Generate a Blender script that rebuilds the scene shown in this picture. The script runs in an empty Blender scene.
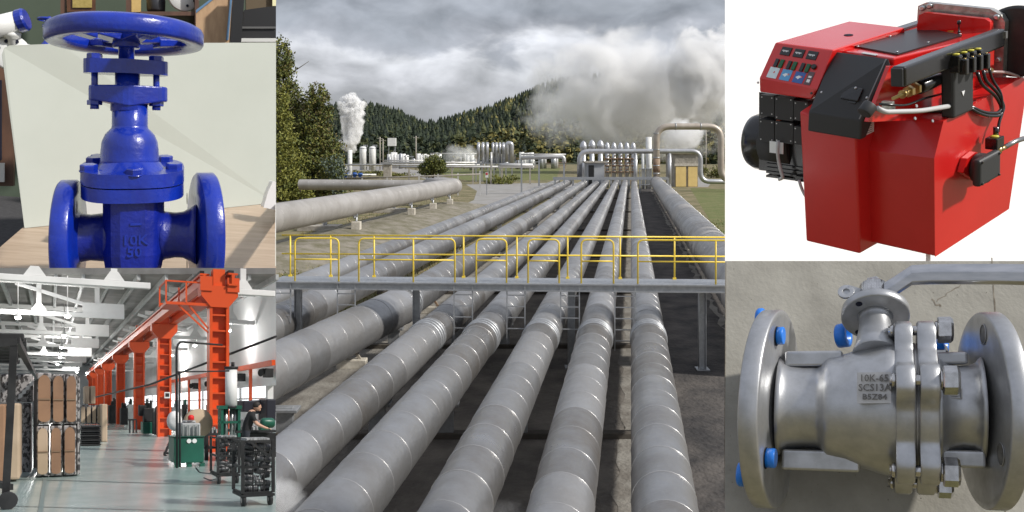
import bpy, bmesh, math, random
from mathutils import Vector, Matrix, noise
rnd = random.Random(7)
S = bpy.context.scene
COL = S.collection
PI = math.pi
F = 800.0; CX = 512.0; HV = 152.0
CAM = Vector((0, 0, 5.15))

def ray(u, v):
    return Vector(((u - CX) / F, 1.0, -(v - HV) / F))
def P(u, v, y):
    return CAM + ray(u, v) * y
def G(u, v, z=0.0):
    r = ray(u, v)
    return CAM + r * ((z - CAM.z) / r.z)

class Frame:
    """a local frame of one display: origin and three (scaled) axes"""
    def __init__(s, o, ax, ay, az):
        s.o = Vector(o); s.m = Matrix((ax, ay, az)).transposed(); s.i = s.m.inverted()
    def w(s, p):
        return s.o + s.m @ Vector(p)
    def pix(s, u, v, axis, val):
        a = s.i @ (CAM - s.o); d = s.i @ ray(u, v)
        t = (val - a[axis]) / d[axis]
        return a + d * t
WORLD = Frame((0, 0, 0), (1, 0, 0), (0, 1, 0), (0, 0, 1))

# ------------------------------------------------------------ materials
def mat(name, c, c2=None, scale=5, rough=.6, metal=0, bump=0, bscale=40, detail=5, lo=.35, hi=.65,
        spec=.5, emit=None, estr=0, coat=0, aniso=None, trans=0, stretch=None, rvar=0):
    m = bpy.data.materials.new(name); m.use_nodes = True
    nt = m.node_tree; b = nt.nodes['Principled BSDF']
    b.inputs['Base Color'].default_value = (*c, 1)
    b.inputs['Roughness'].default_value = rough
    b.inputs['Metallic'].default_value = metal
    b.inputs['Specular IOR Level'].default_value = spec
    b.inputs['Coat Weight'].default_value = coat
    b.inputs['Coat Roughness'].default_value = .12
    if trans: b.inputs['Transmission Weight'].default_value = trans
    if emit:
        b.inputs['Emission Color'].default_value = (*emit, 1); b.inputs['Emission Strength'].default_value = estr
    geo = nt.nodes.new('ShaderNodeNewGeometry'); vec = geo.outputs['Position']
    if stretch:
        mp = nt.nodes.new('ShaderNodeVectorMath'); mp.operation = 'MULTIPLY'
        nt.links.new(vec, mp.inputs[0]); mp.inputs[1].default_value = stretch; vec = mp.outputs[0]
    if c2 is not None or rvar:
        n = nt.nodes.new('ShaderNodeTexNoise'); n.inputs['Scale'].default_value = scale
        n.inputs['Detail'].default_value = detail; n.inputs['Roughness'].default_value = .6
        nt.links.new(vec, n.inputs['Vector'])
        if c2 is not None:
            r = nt.nodes.new('ShaderNodeValToRGB')
            r.color_ramp.elements[0].position = lo; r.color_ramp.elements[1].position = hi
            r.color_ramp.elements[0].color = (*c, 1); r.color_ramp.elements[1].color = (*c2, 1)
            nt.links.new(n.outputs['Fac'], r.inputs['Fac']); nt.links.new(r.outputs['Color'], b.inputs['Base Color'])
        if rvar:
            mr = nt.nodes.new('ShaderNodeMapRange'); mr.inputs[1].default_value = .3; mr.inputs[2].default_value = .7
            mr.inputs[3].default_value = rough - rvar; mr.inputs[4].default_value = rough + rvar
            nt.links.new(n.outputs['Fac'], mr.inputs[0]); nt.links.new(mr.outputs[0], b.inputs['Roughness'])
    if bump:
        n2 = nt.nodes.new('ShaderNodeTexNoise'); n2.inputs['Scale'].default_value = bscale
        n2.inputs['Detail'].default_value = 6
        nt.links.new(vec, n2.inputs['Vector'])
        bp = nt.nodes.new('ShaderNodeBump'); bp.inputs['Strength'].default_value = bump
        bp.inputs['Distance'].default_value = .5 / bscale
        nt.links.new(n2.outputs['Fac'], bp.inputs['Height']); nt.links.new(bp.outputs[0], b.inputs['Normal'])
    return m

# ------------------------------------------------------------ mesh builder
class MB:
    def __init__(s): s.v = []; s.f = []; s.mi = []; s.sm = []
    def add(s, vs, fs, mi=0, smooth=False):
        o = len(s.v); s.v += [Vector(p) for p in vs]
        for f in fs:
            s.f.append([o + i for i in f]); s.mi.append(mi); s.sm.append(smooth)
        return s
    def box(s, c, d, rot=None, mi=0):
        c = Vector(c); h = Vector(d) / 2
        vs = [Vector((x * h.x, y * h.y, z * h.z)) for x in (-1, 1) for y in (-1, 1) for z in (-1, 1)]
        if rot is not None: vs = [rot @ p for p in vs]
        return s.add([c + p for p in vs], [(0, 1, 3, 2), (4, 6, 7, 5), (0, 4, 5, 1), (2, 3, 7, 6), (0, 2, 6, 4), (1, 5, 7, 3)], mi)
    def bb(s, a, b, mi=0):
        a = Vector(a); b = Vector(b)
        return s.box((a + b) / 2, [abs(x) for x in (b - a)], None, mi)
    def hexa(s, q, mi=0):   # q: 8 corners, bottom 4 then top 4, same order
        return s.add(q, [(3, 2, 1, 0), (4, 5, 6, 7), (0, 1, 5, 4), (1, 2, 6, 5), (2, 3, 7, 6), (3, 0, 4, 7)], mi)
    def prism(s, pts, off, mi=0, smooth=False):   # pts: closed 3D polygon, extruded by off
        n = len(pts); off = Vector(off); a = [Vector(p) for p in pts]
        s.add(a + [p + off for p in a], [list(range(n - 1, -1, -1)), list(range(n, 2 * n))], mi)
        s.add(a + [p + off for p in a], [(i, (i + 1) % n, n + (i + 1) % n, n + i) for i in range(n)], mi, smooth)
        return s
    def lathe(s, prof, c, axis=(0, 0, 1), seg=32, mi=0, smooth=True, caps=True, up=None, ell=(1, 1), shear=None, mis=None, start=0):
        """prof: [(radius, height along axis)]"""
        ax = Vector(axis).normalized(); c = Vector(c)
        t = Vector(up) if up else (Vector((0, 0, 1)) if abs(ax.z) < .9 else Vector((1, 0, 0)))
        e1 = (t - ax * t.dot(ax)).normalized(); e2 = ax.cross(e1)
        vs = []
        for r, h in prof:
            for k in range(seg):
                a = 2 * PI * k / seg + start
                p = c + ax * h + e1 * (math.cos(a) * r * ell[0]) + e2 * (math.sin(a) * r * ell[1])
                if shear: p = shear(p)
                vs.append(p)
        n = len(prof)
        for j in range(n - 1):
            m_ = mis[j] if mis else mi
            o = len(s.v) if j == 0 else o
            if j == 0: s.v += vs
            for k in range(seg):
                k2 = (k + 1) % seg
                s.f.append([o + j * seg + k, o + j * seg + k2, o + (j + 1) * seg + k2, o + (j + 1) * seg + k])
                s.mi.append(m_); s.sm.append(smooth)
        if caps:
            s.f.append([o + k for k in range(seg - 1, -1, -1)]); s.mi.append(mis[0] if mis else mi); s.sm.append(False)
            s.f.append([o + (n - 1) * seg + k for k in range(seg)]); s.mi.append(mis[-1] if mis else mi); s.sm.append(False)
        return s
    def cyl(s, a, b, r, seg=16, mi=0, r2=None, smooth=True):
        a = Vector(a); b = Vector(b)
        return s.lathe([(r, 0), (r if r2 is None else r2, (b - a).length)], a, b - a, seg, mi, smooth)
    def hexn(s, c, axis, r, h, mi=0, start=0, shear=None, up=None):
        return s.lathe([(r * .93, 0), (r, h * .12), (r, h * .85), (r * .88, h)], c, axis, 6, mi, False, start=start, shear=shear, up=up)
    def tube(s, path, r, seg=8, mi=0, caps=True, rs=None):
        path = [Vector(p) for p in path]; n = len(path); rings = []
        prev = None; o = len(s.v)
        for i, p in enumerate(path):
            t = (path[min(i + 1, n - 1)] - path[max(i - 1, 0)]).normalized()
            if prev is None:
                q = Vector((0, 0, 1)) if abs(t.z) < .9 else Vector((1, 0, 0))
            else: q = prev
            e1 = (q - t * q.dot(t)).normalized(); e2 = t.cross(e1); prev = e1
            rr = rs[i] if rs else r
            for k in range(seg):
                a = 2 * PI * k / seg
                s.v.append(p + e1 * math.cos(a) * rr + e2 * math.sin(a) * rr)
        for j in range(n - 1):
            for k in range(seg):
                k2 = (k + 1) % seg
                s.f.append([o + j * seg + k, o + j * seg + k2, o + (j + 1) * seg + k2, o + (j + 1) * seg + k]); s.mi.append(mi); s.sm.append(True)
        if caps:
            s.f.append([o + k for k in range(seg - 1, -1, -1)]); s.mi.append(mi); s.sm.append(False)
            s.f.append([o + (n - 1) * seg + k for k in range(seg)]); s.mi.append(mi); s.sm.append(False)
        return s
    def sphere(s, c, r, seg=12, mi=0, sc=(1, 1, 1)):
        c = Vector(c); n = seg // 2
        vs = [c + Vector((math.sin(PI * j / n) * math.cos(2 * PI * k / seg) * r * sc[0], math.sin(PI * j / n) * math.sin(2 * PI * k / seg) * r * sc[1],
                          math.cos(PI * j / n) * r * sc[2])) for j in range(n + 1) for k in range(seg)]
        fs = [(j * seg + k, (j + 1) * seg + k, (j + 1) * seg + (k + 1) % seg, j * seg + (k + 1) % seg) for j in range(n) for k in range(seg)]
        return s.add(vs, fs, mi, True)
    def quad(s, a, b, c, d, mi=0): return s.add([a, b, c, d], [(0, 1, 2, 3)], mi)
    def bar(s, a, b, w, h=None, mi=0, up=(0, 0, 1)):    # square bar between two points
        a = Vector(a); b = Vector(b); h = w if h is None else h
        t = (b - a).normalized(); q = Vector(up)
        if abs(t.dot(q)) > .95: q = Vector((0, 1, 0))
        e1 = t.cross(q).normalized() * w / 2; e2 = t.cross(e1).normalized() * h / 2
        return s.hexa([a - e1 - e2, a + e1 - e2, a + e1 + e2, a - e1 + e2, b - e1 - e2, b + e1 - e2, b + e1 + e2, b - e1 + e2], mi)

def bend(pts, rad, n=6):
    """polyline with rounded corners"""
    pts = [Vector(p) for p in pts]; out = [pts[0]]
    for i in range(1, len(pts) - 1):
        a, b, c = pts[i - 1], pts[i], pts[i + 1]
        r = min(rad, (a - b).length * .49, (c - b).length * .49)
        p0 = b + (a - b).normalized() * r; p2 = b + (c - b).normalized() * r
        for k in range(n + 1):
            t = k / n; out.append(p0 * (1 - t) ** 2 + b * 2 * t * (1 - t) + p2 * t * t)
    out.append(pts[-1]); return out

class TMesh: pass
def text_mb(txt, size, fn, depth, mi=0, mb=None, align='CENTER', sx=1.0):
    """lettering as extruded geometry; fn maps (x, y, z) of the flat text to local coordinates"""
    cu = bpy.data.curves.new('t', 'FONT'); cu.body = txt; cu.size = size; cu.align_x = align; cu.align_y = 'CENTER'
    cu.extrude = depth / 2; cu.offset = size * .012; cu.resolution_u = 2
    o = bpy.data.objects.new('t', cu); COL.objects.link(o)
    dg = bpy.context.evaluated_depsgraph_get(); dg.update()
    me = bpy.data.meshes.new_from_object(o.evaluated_get(dg))
    mb = mb or MB()
    mb.add([fn(v.co.x * sx, v.co.y, v.co.z) for v in me.vertices], [list(p.vertices) for p in me.polygons], mi)
    bpy.data.objects.remove(o); bpy.data.curves.remove(cu); bpy.data.meshes.remove(me)
    return mb

FR = WORLD
def setframe(f):
    global FR
    FR = f
def emit(name, mb, mats, parent=None, base=None, bevel=0, auto=None, bseg=2, label=None, sub=0):
    me = bpy.data.meshes.new(name)
    if not isinstance(mats, (list, tuple)): mats = [mats]
    for m in mats: me.materials.append(m)
    vs = [FR.w(p) for p in mb.v]
    if parent is not None:
        org = Vector((0, 0, 0)); q = parent
        while q is not None: org += q.location; q = q.parent
        loc = Vector((0, 0, 0))
        vs = [p - org for p in vs]
    else:
        if base is not None: org = FR.w(base)
        else:
            org = sum(vs, Vector((0, 0, 0))) / max(1, len(vs)); org.z = min(p.z for p in vs)
        vs = [p - org for p in vs]; loc = org
    me.from_pydata([tuple(p) for p in vs], [], mb.f)
    me.polygons.foreach_set('material_index', mb.mi); me.polygons.foreach_set('use_smooth', mb.sm)
    me.update(); me.validate()
    o = bpy.data.objects.new(name, me); o.location = loc; COL.objects.link(o)
    if parent is not None: o.parent = parent
    if bevel:
        b = o.modifiers.new('bevel', 'BEVEL'); b.width = bevel; b.segments = bseg; b.limit_method = 'ANGLE'; b.angle_limit = .6
        b.harden_normals = False
    if label: o['label'] = label
    return o
def tag(o, label, cat, group=None, kind=None):
    if label: o['label'] = label
    if cat: o['category'] = cat
    if group: o['group'] = group
    if kind: o['kind'] = kind
    return o
def thing(name, label, cat, base, group=None):
    o = bpy.data.objects.new(name, None); o.location = FR.w(base); o.empty_display_size = .1
    COL.objects.link(o); return tag(o, label, cat, group)
def struct(name, mb, m, bevel=0):
    o = emit(name, mb, m, None, None, bevel); o['kind'] = 'structure'; return o
def dup(root, delta, label):
    def cp(o, par):
        c = o.copy(); COL.objects.link(c)
        if par is not None: c.parent = par
        for ch in o.children: cp(ch, c)
        return c
    c = cp(root, None); c.location = root.location + Vector(delta)
    if label: c['label'] = label
    return c
# ------------------------------------------------------------ camera, sky, sun
cd = bpy.data.cameras.new('camera'); cam = bpy.data.objects.new('camera', cd); COL.objects.link(cam)
cam.location = CAM; cam.rotation_euler = (PI / 2, 0, 0)
cd.sensor_width = 36; cd.lens = 36 * F / 1024; cd.shift_y = -(256 - HV) / 1024; cd.clip_start = .05; cd.clip_end = 6000
S.camera = cam
SUN = Vector((.80, -.26, .66)).normalized()
w = bpy.data.worlds.new('World'); S.world = w; w.use_nodes = True
nt = w.node_tree; bg = nt.nodes['Background']; bg.inputs['Strength'].default_value = 1
def N(t, **k):
    n = nt.nodes.new(t)
    for a, b in k.items(): setattr(n, a, b)
    return n
sky = N('ShaderNodeTexSky', sky_type='NISHITA', sun_disc=False)
sky.sun_elevation = math.asin(SUN.z); sky.sun_rotation = math.atan2(SUN.x, SUN.y)
tc = N('ShaderNodeTexCoord')
mp = N('ShaderNodeMapping'); mp.inputs['Scale'].default_value = (9, 9, 17); mp.inputs['Location'].default_value = (3.1, 1.7, .6)
nt.links.new(tc.outputs['Generated'], mp.inputs['Vector'])
n1 = N('ShaderNodeTexNoise'); n1.inputs['Scale'].default_value = 1.0; n1.inputs['Detail'].default_value = 9; n1.inputs['Roughness'].default_value = .52
n1.inputs['Distortion'].default_value = .35
nt.links.new(mp.outputs[0], n1.inputs['Vector'])
# cloud decks by elevation: dark base high up, bright broken band, grey haze at the horizon
sx = N('ShaderNodeSeparateXYZ'); nt.links.new(tc.outputs['Generated'], sx.inputs[0])
wob = N('ShaderNodeMath', operation='MULTIPLY_ADD'); nt.links.new(n1.outputs['Fac'], wob.inputs[0]); wob.inputs[1].default_value = .14
nt.links.new(sx.outputs['Z'], wob.inputs[2])
deck = N('ShaderNodeValToRGB'); cr = deck.color_ramp
for i, (p, c) in enumerate([(0.0, (.42, .43, .46)), (.11, (.38, .39, .43)), (.15, (.46, .465, .50)), (.188, (.66, .67, .71)), (.205, (.40, .415, .46)),
                            (.235, (.32, .34, .38)), (.30, (.40, .42, .46)), (.45, (.52, .55, .62)), (1.0, (.55, .58, .66))]):
    e = cr.elements[i] if i < 2 else cr.elements.new(p)
    e.position = p; e.color = (*c, 1)
nt.links.new(wob.outputs[0], deck.inputs[0])
n2 = N('ShaderNodeTexNoise'); n2.inputs['Scale'].default_value = 1.3; n2.inputs['Detail'].default_value = 8; n2.inputs['Roughness'].default_value = .5
n2.inputs['Distortion'].default_value = .3
nt.links.new(mp.outputs[0], n2.inputs['Vector'])
rm = N('ShaderNodeMapRange'); rm.inputs[1].default_value = .3; rm.inputs[2].default_value = .7; rm.inputs[3].default_value = .56; rm.inputs[4].default_value = 1.32
nt.links.new(n2.outputs['Fac'], rm.inputs[0])
mul = N('ShaderNodeVectorMath', operation='SCALE'); nt.links.new(deck.outputs[0], mul.inputs[0]); nt.links.new(rm.outputs[0], mul.inputs['Scale'])
sks = N('ShaderNodeVectorMath', operation='SCALE'); nt.links.new(sky.outputs[0], sks.inputs[0]); sks.inputs['Scale'].default_value = .08
mix = N('ShaderNodeMix', data_type='RGBA'); mix.inputs[0].default_value = .12
nt.links.new(mul.outputs[0], mix.inputs[6]); nt.links.new(sks.outputs[0], mix.inputs[7])
nt.links.new(mix.outputs[2], bg.inputs['Color'])
sl = bpy.data.lights.new('sun', 'SUN'); sl.energy = 3.6; sl.angle = math.radians(3.5); sl.color = (1, .96, .90)
so = bpy.data.objects.new('sun', sl); COL.objects.link(so); so.rotation_euler = (-SUN).to_track_quat('-Z', 'Y').to_euler()
so.location = (30, -10, 40)
S.view_settings.view_transform = 'Standard'; S.view_settings.look = 'None'; S.view_settings.gamma = 1
S.view_settings.exposure = 0.28
S.cycles.use_denoising = True
S.cycles.max_bounces = 6; S.cycles.diffuse_bounces = 3; S.cycles.glossy_bounces = 3; S.cycles.transmission_bounces = 4
S.cycles.volume_bounces = 6; S.cycles.transparent_max_bounces = 6; S.cycles.volume_max_steps = 128
S.cycles.sample_clamp_indirect = 6
# ============================================================ the geothermal pipe field
setframe(WORLD)
DX = (631 - CX) / F
PD = Vector((DX, 1, 0)).normalized(); PN = Vector((PD.y, -PD.x, 0))
def at(X, y, z): return Vector((DX * y + X, y, z))

M_grass = mat('dry_grass', (.10, .098, .035), (.23, .185, .105), .45, .95, bump=.6, bscale=3, detail=9, lo=.38, hi=.62)
M_grass2 = mat('green_grass', (.085, .115, .022), (.16, .15, .055), .6, .95, bump=.6, bscale=3, detail=8)
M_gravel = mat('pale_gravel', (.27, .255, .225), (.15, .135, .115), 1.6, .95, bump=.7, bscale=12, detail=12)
M_dgravel = mat('shaded_gravel', (.085, .076, .066), (.19, .17, .145), .9, .95, bump=.9, bscale=9, detail=14)  # gravel colour darkened for the shade between the pipes
M_road = mat('road_gravel', (.30, .29, .28), (.23, .22, .20), .5, .9, bump=.3, bscale=14, detail=9)
M_asph = mat('dark_asphalt', (.028, .026, .026), (.10, .088, .078), 1.0, .95, bump=.9, bscale=9, detail=15)
M_conc = mat('concrete', (.42, .39, .33), (.28, .25, .21), 2.5, .9, bump=.3, bscale=14)
M_concw = mat('pale_concrete', (.62, .58, .50), (.45, .41, .34), 4, .9, bump=.2, bscale=14)

g = MB()
nx, ny = 60, 60
vs = []; fs = []
for j in range(ny + 1):
    y = -60 + 3400 * (j / ny) ** 2.2
    for i in range(nx + 1):
        x = (i / nx - .5) * 2 * (260 + y * 1.1)
        vs.append((x, y, -.0))
for j in range(ny):
    for i in range(nx):
        a = j * (nx + 1) + i; fs.append((a, a + 1, a + nx + 2, a + nx + 1))
g.add(vs, fs); struct('ground', g, M_grass)
def patch(name, pts, z, m):
    b = MB(); b.add([(p[0], p[1], z) for p in pts], [list(range(len(pts)))]); return struct(name, b, m)
def ragged(side0, side1, z, name, m, amp=.12, n=260, y0=5, y1=112):
    b = MB(); L = []; R = []
    for k in range(n + 1):
        y = y0 + (y1 - y0) * k / n
        L.append(at(side0 + amp * noise.noise(Vector((y * 1.1, side0, 3))) * 2 + amp * .7 * noise.noise(Vector((y * 4, side0, 9))), y, z))
        R.append(at(side1 + amp * noise.noise(Vector((y * 1.3, side1, 5))) * 2 + amp * .7 * noise.noise(Vector((y * 4.4, side1, 9))), y, z))
    for k in range(n): b.quad(L[k], R[k], R[k + 1], L[k + 1])
    return struct(name, b, m)
def gp(pts): return [G(u, v) for u, v in pts]
patch('road', gp([(466, 184.5), (500, 183.5), (545, 183), (610, 183), (540, 200), (440, 240), (392, 248), (425, 231), (447, 213), (474, 200), (477, 191)]), .004, M_road)
patch('path', gp([(330, 166), (392, 166.5), (415, 170), (455, 179.5), (428, 179.5), (390, 171), (330, 170)]), .004, M_road)
patch('paved_yard', gp([(680, 177), (701, 177), (712, 182), (708, 187), (688, 187)]), .004, M_road)
patch('green_verge', gp([(440, 168), (560, 168), (556, 180), (470, 181), (440, 175)]), .004, M_grass2)
patch('green_bank', gp([(690, 188), (740, 190), (760, 262), (722, 240)]), .004, M_grass2)
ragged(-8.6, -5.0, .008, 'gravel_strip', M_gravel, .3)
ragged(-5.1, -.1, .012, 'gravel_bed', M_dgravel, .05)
ragged(.1, 4.2, .014, 'asphalt_lane', M_asph, .05)
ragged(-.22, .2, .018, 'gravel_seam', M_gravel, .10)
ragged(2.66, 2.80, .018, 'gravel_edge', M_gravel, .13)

# ---- pipes
M_al = [mat('aluminium_cladding', (.37, .373, .38), (.245, .235, .225), 1.1, .38, .72, bump=.18, bscale=5, detail=9, rvar=.10, lo=.32, hi=.72),
        mat('aluminium_cladding_pale', (.42, .422, .428), (.30, .29, .28), 1.0, .42, .68, bump=.18, bscale=5, detail=9, rvar=.10, lo=.32, hi=.72),
        mat('aluminium_cladding_dull', (.33, .33, .333), (.21, .19, .17), 1.4, .34, .72, bump=.18, bscale=5, detail=9, rvar=.10, lo=.32, hi=.72)]
M_ring = mat('cladding_seam', (.46, .455, .45), None, 1, .34, .7)
M_pale = [mat('weathered_cladding', (.42, .40, .375), (.33, .31, .285), .9, .5, .3, rvar=.08),
          mat('weathered_cladding_pale', (.44, .42, .395), (.35, .33, .305), .9, .5, .3),
          mat('weathered_cladding_dull', (.40, .38, .355), (.31, .29, .265), .9, .5, .3)]
M_steel = mat('galvanised_steel', (.42, .43, .44), (.33, .34, .35), 9, .45, .6)
M_dark = mat('dark_steel', (.05, .05, .055), (.09, .085, .08), 6, .5, .4)
M_white = mat('white_paint', (.78, .78, .76), (.66, .66, .63), 2, .5)
M_yel = mat('yellow_paint', (.88, .65, .07), (.80, .57, .055), 6, .4, bump=.05)
M_rust = mat('rusty_steel', (.20, .11, .06), (.32, .24, .17), 2, .8)

def clad(path_a, path_b, r, seg=28, step=.8, mats=M_al, seed=1, ringw=.008, proud=.005):
    R = random.Random(seed); b = MB(); L = (path_b - path_a).length; ax = (path_b - path_a).normalized(); mi = 0
    h = 0
    while h < L:
        h1 = min(L, h + step * R.uniform(.97, 1.03))
        if R.random() < .45: mi = R.randrange(3)
        rr = r + R.uniform(-.003, .004)
        b.lathe([(rr, 0), (rr, h1 - h)], path_a + ax * h, ax, seg, mi, True, caps=False)
        b.lathe([(rr, 0), (r + proud, .001), (r + proud, ringw), (rr, ringw + .001)], path_a + ax * (h1 - ringw), ax, seg, 3, True, caps=False)
        h = h1
    for p, d in ((path_a, -1), (path_b, 1)): b.lathe([(r * .98, 0), (.01, .01 * d)], p, ax, seg, 0, False, caps=False)
    return b
pipes = [('A', .094, .40, 'rightmost slim'), ]
specs = [(.094, 4.15, .385, 'silver clad pipeline running nearest the dark lane, rightmost of the eight slim lines', 7),
         (-.195, 4.15, .385, 'silver clad pipeline second from the dark lane, left of the narrow pale gravel seam', 7),
         (-.485, 4.15, .39, 'silver clad pipeline third from the dark lane, reaching the bottom edge near the middle', 7),
         (-.805, 4.15, .39, 'silver clad pipeline fourth from the dark lane, ending brownish at the bottom', 6),
         (-1.10, 4.15, .385, 'silver clad pipeline fifth from the dark lane, beside the sunlit gravel strip', 6),
         (-1.625, 4.15, .50, 'thick silver pipeline across the gravel strip from the slimmer lines, with a ribbed collar', 6),
         (-2.06, 4.15, .45, 'silver pipeline second from the grass side of the pipe field', 8),
         (-2.44, 4.15, .40, 'silver pipeline at the grassy outer edge of the pipe field', 8)]
pipe_objs = []
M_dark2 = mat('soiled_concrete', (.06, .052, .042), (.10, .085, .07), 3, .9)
for i, (s, h, r, lab, y0) in enumerate(specs):
    X = s * h; z = CAM.z - h
    o = thing('steam_pipeline', lab, 'pipeline', at(X, y0, 0), 'steam pipelines running side by side')
    if i == 5:
        X = 1.50 * h; X = -X; kn = at(X, 21.4, z); nr = Vector((-6.77 + DX * 15.3, 15.3, z)); nr = kn + (nr - kn) * 2.0
        emit('cladding', clad(kn, at(X, 110, z), .465, seed=25, step=.9), M_al + [M_ring], o)
        emit('cladding', clad(nr, kn, .50, seed=31, step=.85), M_al + [M_ring], o)
    else:
        emit('cladding', clad(at(X, y0, z), at(X, 110, z), r, seed=20 + i, step=.82 if i < 5 else .9), M_al + [M_ring], o)
    c = MB()
    yc = {0: 31, 1: 24, 2: 27, 3: 25, 4: 19.8, 5: 23.2, 6: 16.4, 7: 18}[i] - 1.6 if i >= 5 else 17.6
    for k in range(3):
        a = at(X, yc + k * .17, z); c.lathe([(r + .012, 0), (r + .028, .02), (r + .028, .07), (r + .012, .09)], a, PD, 28)
    emit('collar', c, M_steel, o)
    # saddle shoes under the pipe
    for y in (9.5, 14.4, 21, 29, 39, 52, 68, 88):
        sh = MB(); p = at(X, y, 0)
        sh.box(p + Vector((0, 0, (z - r) / 2 + .06)), (.30, .12, z - r + .02)); sh.box(p + Vector((0, 0, z - r + .02)), (.5, .3, .06))
        emit('saddle', sh, M_steel, o, bevel=.01)
# concrete sleepers beneath
slabels = ['nearest', 'second', 'third', 'fourth', 'fifth', 'sixth', 'seventh', 'farthest']
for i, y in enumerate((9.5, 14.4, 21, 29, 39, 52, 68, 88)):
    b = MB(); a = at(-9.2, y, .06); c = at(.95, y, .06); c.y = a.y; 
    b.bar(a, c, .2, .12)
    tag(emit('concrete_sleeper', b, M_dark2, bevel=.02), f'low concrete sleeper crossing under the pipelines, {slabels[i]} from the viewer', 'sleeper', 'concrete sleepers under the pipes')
# pipe guide brackets seen in the sunlit gravel gap
for i, (u, v) in enumerate([(432, 301), (352, 356), (492, 250), (520, 225), (548, 205)]):
    y = G(u, v + 12).y; p = G(u, v + 12); b = MB()
    b.bb(p + Vector((-.35, -.14, 0)), p + Vector((.35, .14, .22)))
    o = thing('anchor_block', None, None, p); tag(o, ['pale anchor block with a slanted rusty strut, beside the thick pipe just below the walkway',
        'pale anchor block with a slanted rusty strut, nearest the viewer in the gravel gap', 'pale anchor block with a slanted strut just behind the yellow railing',
        'small pale anchor block in the gravel gap, second behind the railing', 'small pale anchor block in the gravel gap, farthest up the pipes'][i], 'anchor block', 'anchor blocks in the gravel gap')
    emit('base', b, M_concw, o, bevel=.02)
    q = MB(); q.bar(p + Vector((-.25, 0, .22)), p + Vector((.25, 0, .62)), .09, .16); q.bar(p + Vector((.2, 0, .2)), p + Vector((-.05, 0, .6)), .07)
    q.cyl(p + Vector((-.28, -.12, .42)), p + Vector((-.28, .12, .42)), .10, 10)
    emit('strut', q, M_conc if i else M_rust, o, bevel=.008)

# thick line on the right
Xr = .83 * 3.9
o = thing('steam_pipeline', 'very thick pale grey pipeline on the far side of the dark lane, by the grass', 'pipeline', at(Xr, 20, 0), 'steam pipelines running side by side')
emit('cladding', clad(at(Xr, 18, CAM.z - 3.9), at(Xr, 104, CAM.z - 3.9), .77, 36, .75, M_al, 77), [M_al[0], M_pale[2], M_al[2], M_ring], o)
for y in (24, 32, 42, 54, 68, 84, 100):
    sh = MB(); p = at(Xr, y, 0); sh.box(p + Vector((0, 0, .32)), (.7, .5, .64)); emit('saddle', sh, M_concw, o, bevel=.02)

# ---- left thick line with an elbow and its return leg
a = P(268, 219.5, 39.0); bE = P(457, 187.5, 76.0); zc = (a.z + bE.z) / 2
a = Vector((a.x, a.y, 2.0)); a = P(268, 152 + F * 3.2 / 39, 39.0)
hL = 3.2
a = Vector(((268 - CX) / F * 38.0, 38.0, CAM.z - hL)); bE_ = Vector(((452 - CX) / F * 74, 74.0, CAM.z - hL)); a = a + (a - bE_).normalized() * 4; bE = Vector(((452 - CX) / F * 74, 74.0, CAM.z - hL))
o = thing('thick_pipeline', 'thick weathered pipeline on white blocks, turning back on itself at an elbow', 'pipeline', (bE.x, bE.y, 0))
emit('cladding', clad(a, bE, .72, 32, .85, M_pale, 5, ringw=.008, proud=.003), M_pale + [M_ring], o)
dL = (bE - a).normalized(); rt = Vector(((300 - CX) / F * 78.5, 78.5, CAM.z - hL))
el = MB(); el.tube(bend([bE - dL * .1, bE + dL * 1.7, bE + dL * 1.7 + (rt - bE).normalized() * 3.0], 1.6, 8), .72, 24)
emit('elbow', el, M_pale[1], o)
st = bE + dL * 1.7 + (rt - bE).normalized() * 2.8
emit('return_leg', clad(st, rt, .52, 24, .85, M_pale, 6, ringw=.012, proud=.004), M_pale + [M_ring], o)
bk_ = MB(); N_ = 60; W_ = [(-3.2, 0.0), (-1.6, .42), (-.2, .55), (1.0, .5), (2.2, .30), (3.8, 0.0)]; pn = Vector((dL.y, -dL.x, 0)); rows = []
for t in range(N_ + 1):
    c = a.lerp(bE + dL * 5, t / N_); c = Vector((c.x, c.y, 0)); e_ = min(1, t / 4, (N_ - t) / 6)
    rows.append([c + pn * (x + .25 * noise.noise(Vector((t * .5, x, 0)))) + Vector((0, 0, (z_ * e_ + .07 * noise.noise(Vector((t * .7, x * 2, 4))) if z_ > 0 else -.02))) for x, z_ in W_])
for t in range(N_):
    for j in range(len(W_) - 1): bk_.quad(rows[t][j], rows[t][j + 1], rows[t + 1][j + 1], rows[t + 1][j])
bk_.sm = [True] * len(bk_.f); struct('soil_bank', bk_, mat('bank_soil', (.25, .225, .185), (.13, .12, .07), 1.3, .95, bump=.6, bscale=6, detail=10))
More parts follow.
